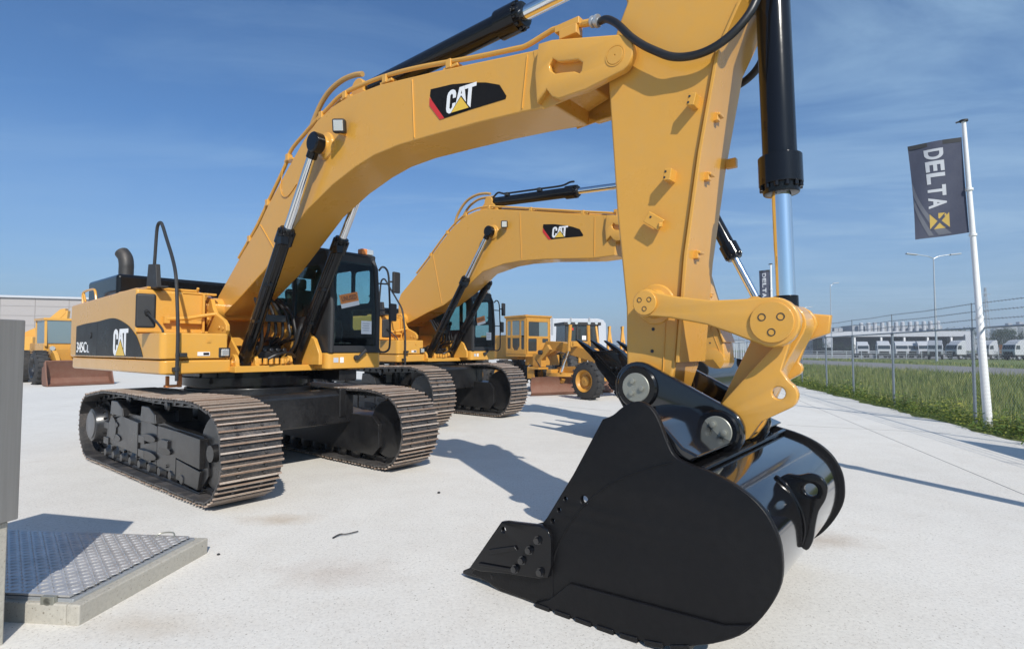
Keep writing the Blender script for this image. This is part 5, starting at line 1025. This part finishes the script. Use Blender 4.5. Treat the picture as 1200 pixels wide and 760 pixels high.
m.build('panel_joint', 'seam', wh)
wb = empty('site_building', (5.3, 62, 0), R(4)); tag(wb, 'white rounded building with dark ribs behind the graders', 'building')
MB().prism([(-1.6, 0), (-1.6, 5.05), (4.4, 5.05), (5.0, 4.9), (5.3, 4.5), (5.35, 0)], 0, 8).build('wall', 'truck_white', wb, bevel=.1)
for k in range(3): MB().box((4.6 - k * 2.1 - 1.2, -.03, 4.2), (.16, .1, 1.9)).build('rib', 'far_grey', wb)
MB().box((2.2, -.05, 3.5), (2.0, .08, .8)).build('window', 'dglass', wb)
pf = empty('palisade_fence', at(826, 425, 50).to_2d().to_3d(), R(-4)); tag(pf, 'pale upright bar fence seen through the gap beside the front stick', 'fence')
m = MB()
for k in range(60): m.box((-4 + k * .2, 0, 1.15), (.09, .03, 2.3))
for z in (.35, 1.9): m.box((1.9, .03, z), (12, .04, .08))
m.build('bars', 'galv', pf)
# canopy building
cp_ = at(1040, 408, 165); cn = empty('loading_canopy', (cp_.x, cp_.y, 0), R(-8)); tag(cn, 'long low building with a white canopy edge over dark loading bays', 'canopy')
MB().box((-2, 6, 2.6), (36, 14, 5.2)).build('back_wall', 'dark_gap', cn)
MB().box((-2, -1.5, 5.75), (38, 16, 1.5)).build('canopy_roof', 'truck_white', cn, bevel=.05)
MB().box((-20, -8.5, 4.0), (2.2, 1.4, 4.0)).box((16.2, -6, 3.3), (2.4, 8, 4.4)).build('end_wall', 'truck_white', cn)
m = MB()
for x in (-13, -6, 0, 6, 12): m.box((x, -9, 2.6), (.45, .45, 5.2))
m.build('column', 'white', cn)
MB().box((-26, 2, 3.4), (9, 8, 6.8)).build('side_block', 'far_grey', cn)
MB().box((-4, -9, .9), (34, .15, .2)).box((-4, -9, .5), (34, .1, .1)).build('guard_rail', 'galv', cn)
tk_base = at(1012, 408, 230)
sr = empty('silo_row', (tk_base.x, tk_base.y, 0)); tag(sr, 'row of upright grey ribbed silos above the white canopy', 'silos')
bd = MB().box((17, 8, 7), (38, 8, 8.6)).build('steel_frame', 'far_grey', sr)
for k in range(12):
    x = .5 + k * 2.75 + .2 * (k % 2); MB().lathe((x, 2 - k * .2, 4), (0, 0, 1), [(0, .75), (8.2 + .06 * k, .75), (8.4 + .06 * k, .6), (8.5 + .06 * k, .05)], 14).build('silo', 'truck_white', sr)
for k in range(9): MB().box((-20 + k * 1.9, 10, 6 + .8 * (k % 3)), (1.7, 5, 4 + 1.6 * ((k * 5) % 3))).build('roof_block', 'far_grey', sr)
for k, (px, d, w, h) in enumerate(((1170, 420, 9, 17), (1183, 420, 10, 19), (1196, 420, 10, 20))):
    p = at(px, 408, d); s = empty('storage_tower', (p.x, p.y, 0)); tag(s, ['left', 'middle', 'right'][k] + 'most of three hazy grey storage towers on the skyline at right' if k != 1 else 'middle one of three hazy grey storage towers on the skyline at right', 'tower')
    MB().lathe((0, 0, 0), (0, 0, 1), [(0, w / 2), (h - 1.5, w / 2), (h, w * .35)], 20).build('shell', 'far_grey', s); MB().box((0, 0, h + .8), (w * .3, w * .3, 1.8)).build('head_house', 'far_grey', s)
p = at(1157, 408, 330); py = empty('lattice_mast', (p.x, p.y, 0)); tag(py, 'slim lattice mast on the skyline right of the near flagpole', 'mast')
m = MB(); H_ = 38
for sx_, sy_ in ((-1, -1), (-1, 1), (1, -1), (1, 1)): m.bar((sx_ * 1.6, sy_ * 1.6, 0), (sx_ * .3, sy_ * .3, H_), .18, .18)
for k in range(12):
    z0_, z1_ = H_ * k / 12, H_ * (k + 1) / 12; a_, b2 = 1.6 - 1.3 * k / 12, 1.6 - 1.3 * (k + 1) / 12
    for s in (-1, 1): m.bar((-a_, s * a_, z0_), (b2, s * b2, z1_), .1, .1); m.bar((a_, s * a_, z0_), (-b2, s * b2, z1_), .1, .1); m.bar((s * a_, -a_, z0_), (s * b2, b2, z1_), .1, .1)
for z in (24, 29, 34): m.bar((-3.2, 0, z), (3.2, 0, z), .2, .2)
m.build('lattice', 'far_grey', py)
# ---- lamp posts
def lamp_post(base, h, label, arms=True, sp=2.6, grp='street lamps by the road'):
    o = empty('street_lamp', base); tag(o, label, 'street lamp', grp)
    MB().tube([(0, 0, -.1), (0, 0, h * .5), (0, 0, h)], [.13, .1, .06], 12).build('post', 'galv', o)
    for s in ((-1, 1) if arms else (1,)):
        MB().tube(smooth([(0, 0, h - .15), (s * .5, 0, h + .12), (s * sp * .55, 0, h + .3), (s * sp * .8, 0, h + .38)], 3), .045, 8).build('arm', 'galv', o)
        MB().box((s * (sp * .8 + .5), 0, h + .42), (1.3, .34, .16), Matrix.Rotation(R(-6 * s), 3, 'Y')).build('lamp_head', 'silver', o, bevel=.05)
g_ = at(1098, 425, 65.2); lamp_post((g_.x, g_.y, 0), 12.4, 'tall double-armed street lamp beyond the road left of the near flagpole')
g_ = at(975, 417, 118); lamp_post((g_.x, g_.y, 0), 15.2, 'slender distant street lamp with a small dark head right of the bucket link', False, .9)
g_ = at(940, 415, 150); lamp_post((g_.x, g_.y, 0), 12.5, 'faint distant street lamp just right of the chrome rod', False, 2.4)
g_ = at(1103, 414, 105); 
# ---- parked trucks
def make_truck():
    o = empty('parked_truck'); 
    body = MB().prism([(-.1, .9), (2.05, .9), (2.15, 1.5), (2.05, 2.0), (1.85, 2.85), (1.6, 3.0), (-.1, 3.0)], -1.2, 1.2).prism([(-.1, 2.98), (1.45, 2.98), (1.1, 3.35), (.6, 3.62), (-.1, 3.7)], -1.1, 1.1).build('cab', 'truck_white', o, bevel=.08)
    MB().add([(2.075, -1.05, 2.0), (2.075, 1.05, 2.0), (1.91, 1.05, 2.72), (1.91, -1.05, 2.72)], [(0, 1, 2, 3)]).build('windscreen', 'dglass', body)
    for y in (-1.205, 1.205): MB().prism([(1.0, 1.95), (1.9, 1.95), (1.75, 2.65), (1.0, 2.65)], y - .006, y + .006).build('side_window', 'dglass', body)
    MB().box((2.12, 0, 1.25), (.08, 1.7, .55)).box((2.1, 0, .72), (.12, 2.3, .3)).build('grille', 'dull', body)
    MB().box((-2.3, 0, .95), (5.0, .9, .25)).box((-1.0, -.9, .75), (1.2, .5, .6)).box((-1.0, .9, .75), (1.2, .5, .6)).box((1.0, 0, .75), (2.0, 2.2, .4)).build('chassis', 'under', o)
    for x in (1.2, -2.6, -3.9):
        for y in (-1, 1): wheel(o, (x, y * 1.02, .52), .52, .36, y, rim='silver')
    return o
def copy_tree(o, parent=None):
    c = o.copy(); COL.objects.link(c); c.parent = parent
    for ch in list(o.children): copy_tree(ch, c)
    return c
proto = make_truck()
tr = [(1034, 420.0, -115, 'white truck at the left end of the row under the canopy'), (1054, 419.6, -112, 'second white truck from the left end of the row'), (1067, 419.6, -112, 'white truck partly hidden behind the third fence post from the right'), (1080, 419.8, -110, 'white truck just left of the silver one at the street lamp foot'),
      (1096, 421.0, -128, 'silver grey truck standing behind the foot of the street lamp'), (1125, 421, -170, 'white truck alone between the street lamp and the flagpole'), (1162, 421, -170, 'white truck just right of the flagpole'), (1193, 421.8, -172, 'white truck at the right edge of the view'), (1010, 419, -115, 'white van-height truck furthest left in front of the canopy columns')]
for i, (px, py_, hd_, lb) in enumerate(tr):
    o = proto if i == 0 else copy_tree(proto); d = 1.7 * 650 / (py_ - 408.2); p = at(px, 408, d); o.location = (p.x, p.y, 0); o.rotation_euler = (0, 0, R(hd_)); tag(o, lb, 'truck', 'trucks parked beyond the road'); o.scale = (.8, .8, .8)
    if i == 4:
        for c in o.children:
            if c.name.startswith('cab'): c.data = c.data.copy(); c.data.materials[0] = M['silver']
p = at(1178, 412, 100); cr_ = empty('crate_stack', (p.x, p.y, 0)); tag(cr_, 'orange red crates stacked between two white trucks at right', 'crates')
MB().box((0, 0, .7), (1.3, 1, 1.4)).box((-.2, 0, 1.9), (1, .9, .9)).build('crates', 'orange', cr_, bevel=.03)
# low fence before the trucks
lf = empty('mesh_fence', at(1100, 415, 78).to_2d().to_3d()); tag(lf, 'low pale mesh fence running in front of the parked trucks', 'fence')
b0 = at(1100, 415, 78); m = MB()
for k in range(48):
    x = 46 + k * 2.2; m.box((x - b0.x, (88 - (x - 46) * .10) - b0.y, .65), (.07, .07, 1.3))
for z in (.25, .6, .95, 1.28): m.bar((46 - b0.x, 88 - b0.y, z), (149.6 - b0.x, 77.6 - b0.y, z), .03, .045)
m.build('rails', 'galv', lf)
# distant town edge so that the horizon is not bare
for k in range(26):
    x = -420 + k * 44 + random.uniform(-14, 14); y = random.uniform(520, 640)
    if 150 < x < 330 and False: continue
    b_ = empty('far_building', (x, y, 0), R(random.uniform(-12, 12))); w, h = random.uniform(24, 46), random.uniform(5, 12)
    tag(b_, 'distant low grey building on the horizon', 'building', 'low buildings on the horizon')
    MB().box((0, 0, h / 2), (w, 18, h)).build('wall', 'far_grey', b_); MB().box((0, 0, h + .2), (w + .6, 18.6, .4)).build('roof', 'dark_gap', b_)
# thin air: one even volume round everything
hb = MB().box((0, 720, 21), (2000, 1640, 46)); hm_ = bpy.data.materials.new('haze_air'); hm_.use_nodes = True; hn = hm_.node_tree; hn.nodes.clear()
ho = N(hn, 'ShaderNodeOutputMaterial'); pv = N(hn, 'ShaderNodeVolumePrincipled'); pv.inputs['Color'].default_value = (.80, .87, .96, 1); pv.inputs['Density'].default_value = .0008; pv.inputs['Anisotropy'].default_value = .1
L(hn, pv, 'Volume', ho, 'Volume'); M['haze_air'] = hm_; tag(hb.build('haze', 'haze_air'), kind='stuff')
# ------------------------------------------------------------------ light, sky, camera
SAZ, SEL = math.atan2(.345, -.939), R(38)
sd = Vector((math.sin(SAZ) * math.cos(SEL), math.cos(SAZ) * math.cos(SEL), math.sin(SEL)))
sl = bpy.data.lights.new('sun', 'SUN'); sl.energy = 4.4; sl.angle = R(.53); sl.color = (1, .945, .86)
so = bpy.data.objects.new('sun', sl); COL.objects.link(so); so.rotation_euler = sd.to_track_quat('Z', 'Y').to_euler()
w = bpy.data.worlds.new('World'); S.world = w; w.use_nodes = True; nt = w.node_tree; bg = nt.nodes['Background']
sk = N(nt, 'ShaderNodeTexSky'); sk.sky_type = 'NISHITA'; sk.sun_disc = False; sk.sun_elevation = SEL; sk.sun_rotation = SAZ; sk.altitude = 0; sk.air_density = 1.0; sk.dust_density = 1.0; sk.ozone_density = 6.0
tc = N(nt, 'ShaderNodeTexCoord'); sx_ = N(nt, 'ShaderNodeSeparateXYZ'); L(nt, tc, 'Generated', sx_, 0)
# cirrus: direction projected on a high sheet, stretched noise
zz = N(nt, 'ShaderNodeMath', operation='MAXIMUM'); zz.inputs[1].default_value = .06; L(nt, sx_, 'Z', zz, 0)
dv = N(nt, 'ShaderNodeVectorMath', operation='SCALE'); iv = N(nt, 'ShaderNodeMath', operation='DIVIDE'); iv.inputs[0].default_value = 1; L(nt, zz, 0, iv, 1); L(nt, tc, 'Generated', dv, 0); L(nt, iv, 0, dv, 'Scale')
mp = N(nt, 'ShaderNodeMapping'); mp.inputs['Rotation'].default_value = (0, 0, R(38)); mp.inputs['Scale'].default_value = (.5, 1.15, 1); mp.inputs['Location'].default_value = (0.2, 2.1, 0); L(nt, dv, 0, mp, 'Vector')
n1 = N(nt, 'ShaderNodeTexNoise', Scale=1.15, Detail=9.0, Roughness=.62, Distortion=.7); L(nt, mp, 'Vector', n1, 'Vector')
n2 = N(nt, 'ShaderNodeTexNoise', Scale=.45, Detail=3.0, Roughness=.5); L(nt, mp, 'Vector', n2, 'Vector')
r1 = ramp(nt, [(.44, 0), (.78, 1)]); L(nt, n1, 'Fac', r1, 'Fac'); r2 = ramp(nt, [(.36, 0), (.66, 1)]); L(nt, n2, 'Fac', r2, 'Fac')
mu = N(nt, 'ShaderNodeMath', operation='MULTIPLY'); L(nt, r1, 'Color', mu, 0); L(nt, r2, 'Color', mu, 1)
m2 = N(nt, 'ShaderNodeMath', operation='MULTIPLY'); m2.inputs[1].default_value = .46; L(nt, mu, 0, m2, 0)
vx = N(nt, 'ShaderNodeMapRange'); vx.interpolation_type = 'SMOOTHSTEP'; vx.inputs[1].default_value = .12; vx.inputs[2].default_value = .75; vx.inputs[3].default_value = 0; vx.inputs[4].default_value = .36; L(nt, sx_, 'X', vx, 0)
vr = ramp(nt, [(.28, .15), (.62, 1)]); L(nt, n1, 'Fac', vr, 'Fac'); vm = N(nt, 'ShaderNodeMath', operation='MULTIPLY_ADD'); L(nt, vx, 0, vm, 0); L(nt, vr, 'Color', vm, 1); L(nt, m2, 0, vm, 2)
mx = N(nt, 'ShaderNodeMix', data_type='RGBA'); L(nt, vm, 0, mx, 0); L(nt, sk, 'Color', mx, 6); mx.inputs[7].default_value = (5.6, 6.2, 7.0, 1)
tn = N(nt, 'ShaderNodeMix', data_type='RGBA', blend_type='MULTIPLY'); tn.inputs[0].default_value = 1; tn.inputs[7].default_value = (.70, .94, 1.09, 1); hz = N(nt, 'ShaderNodeMapRange'); hz.inputs[1].default_value = 0; hz.inputs[2].default_value = .34; hz.inputs[3].default_value = .55; hz.inputs[4].default_value = 0; L(nt, sx_, 'Z', hz, 0)
hm = N(nt, 'ShaderNodeMix', data_type='RGBA'); L(nt, hz, 0, hm, 0); L(nt, mx, 2, hm, 6); hm.inputs[7].default_value = (4.2, 4.15, 4.9, 1); L(nt, hm, 2, tn, 6)
L(nt, tn, 2, bg, 'Color'); bg.inputs['Strength'].default_value = .106
cd = bpy.data.cameras.new('camera'); cd.sensor_width = 36; cd.lens = 36 * 650 / 1200; cd.clip_end = 4000; cd.clip_start = .05
co = bpy.data.objects.new('camera', cd); COL.objects.link(co); co.location = (0, 0, 1.7); co.rotation_euler = (R(90) + math.atan(28 / 650), 0, 0); S.camera = co
S.view_settings.view_transform = 'Standard'; S.view_settings.look = 'None'; S.view_settings.gamma = 1; S.view_settings.exposure = .12
S.view_settings.use_curve_mapping = False
S.cycles.use_denoising = True; S.cycles.max_bounces = 6; S.cycles.transparent_max_bounces = 12; S.cycles.caustics_reflective = False; S.cycles.caustics_refractive = False
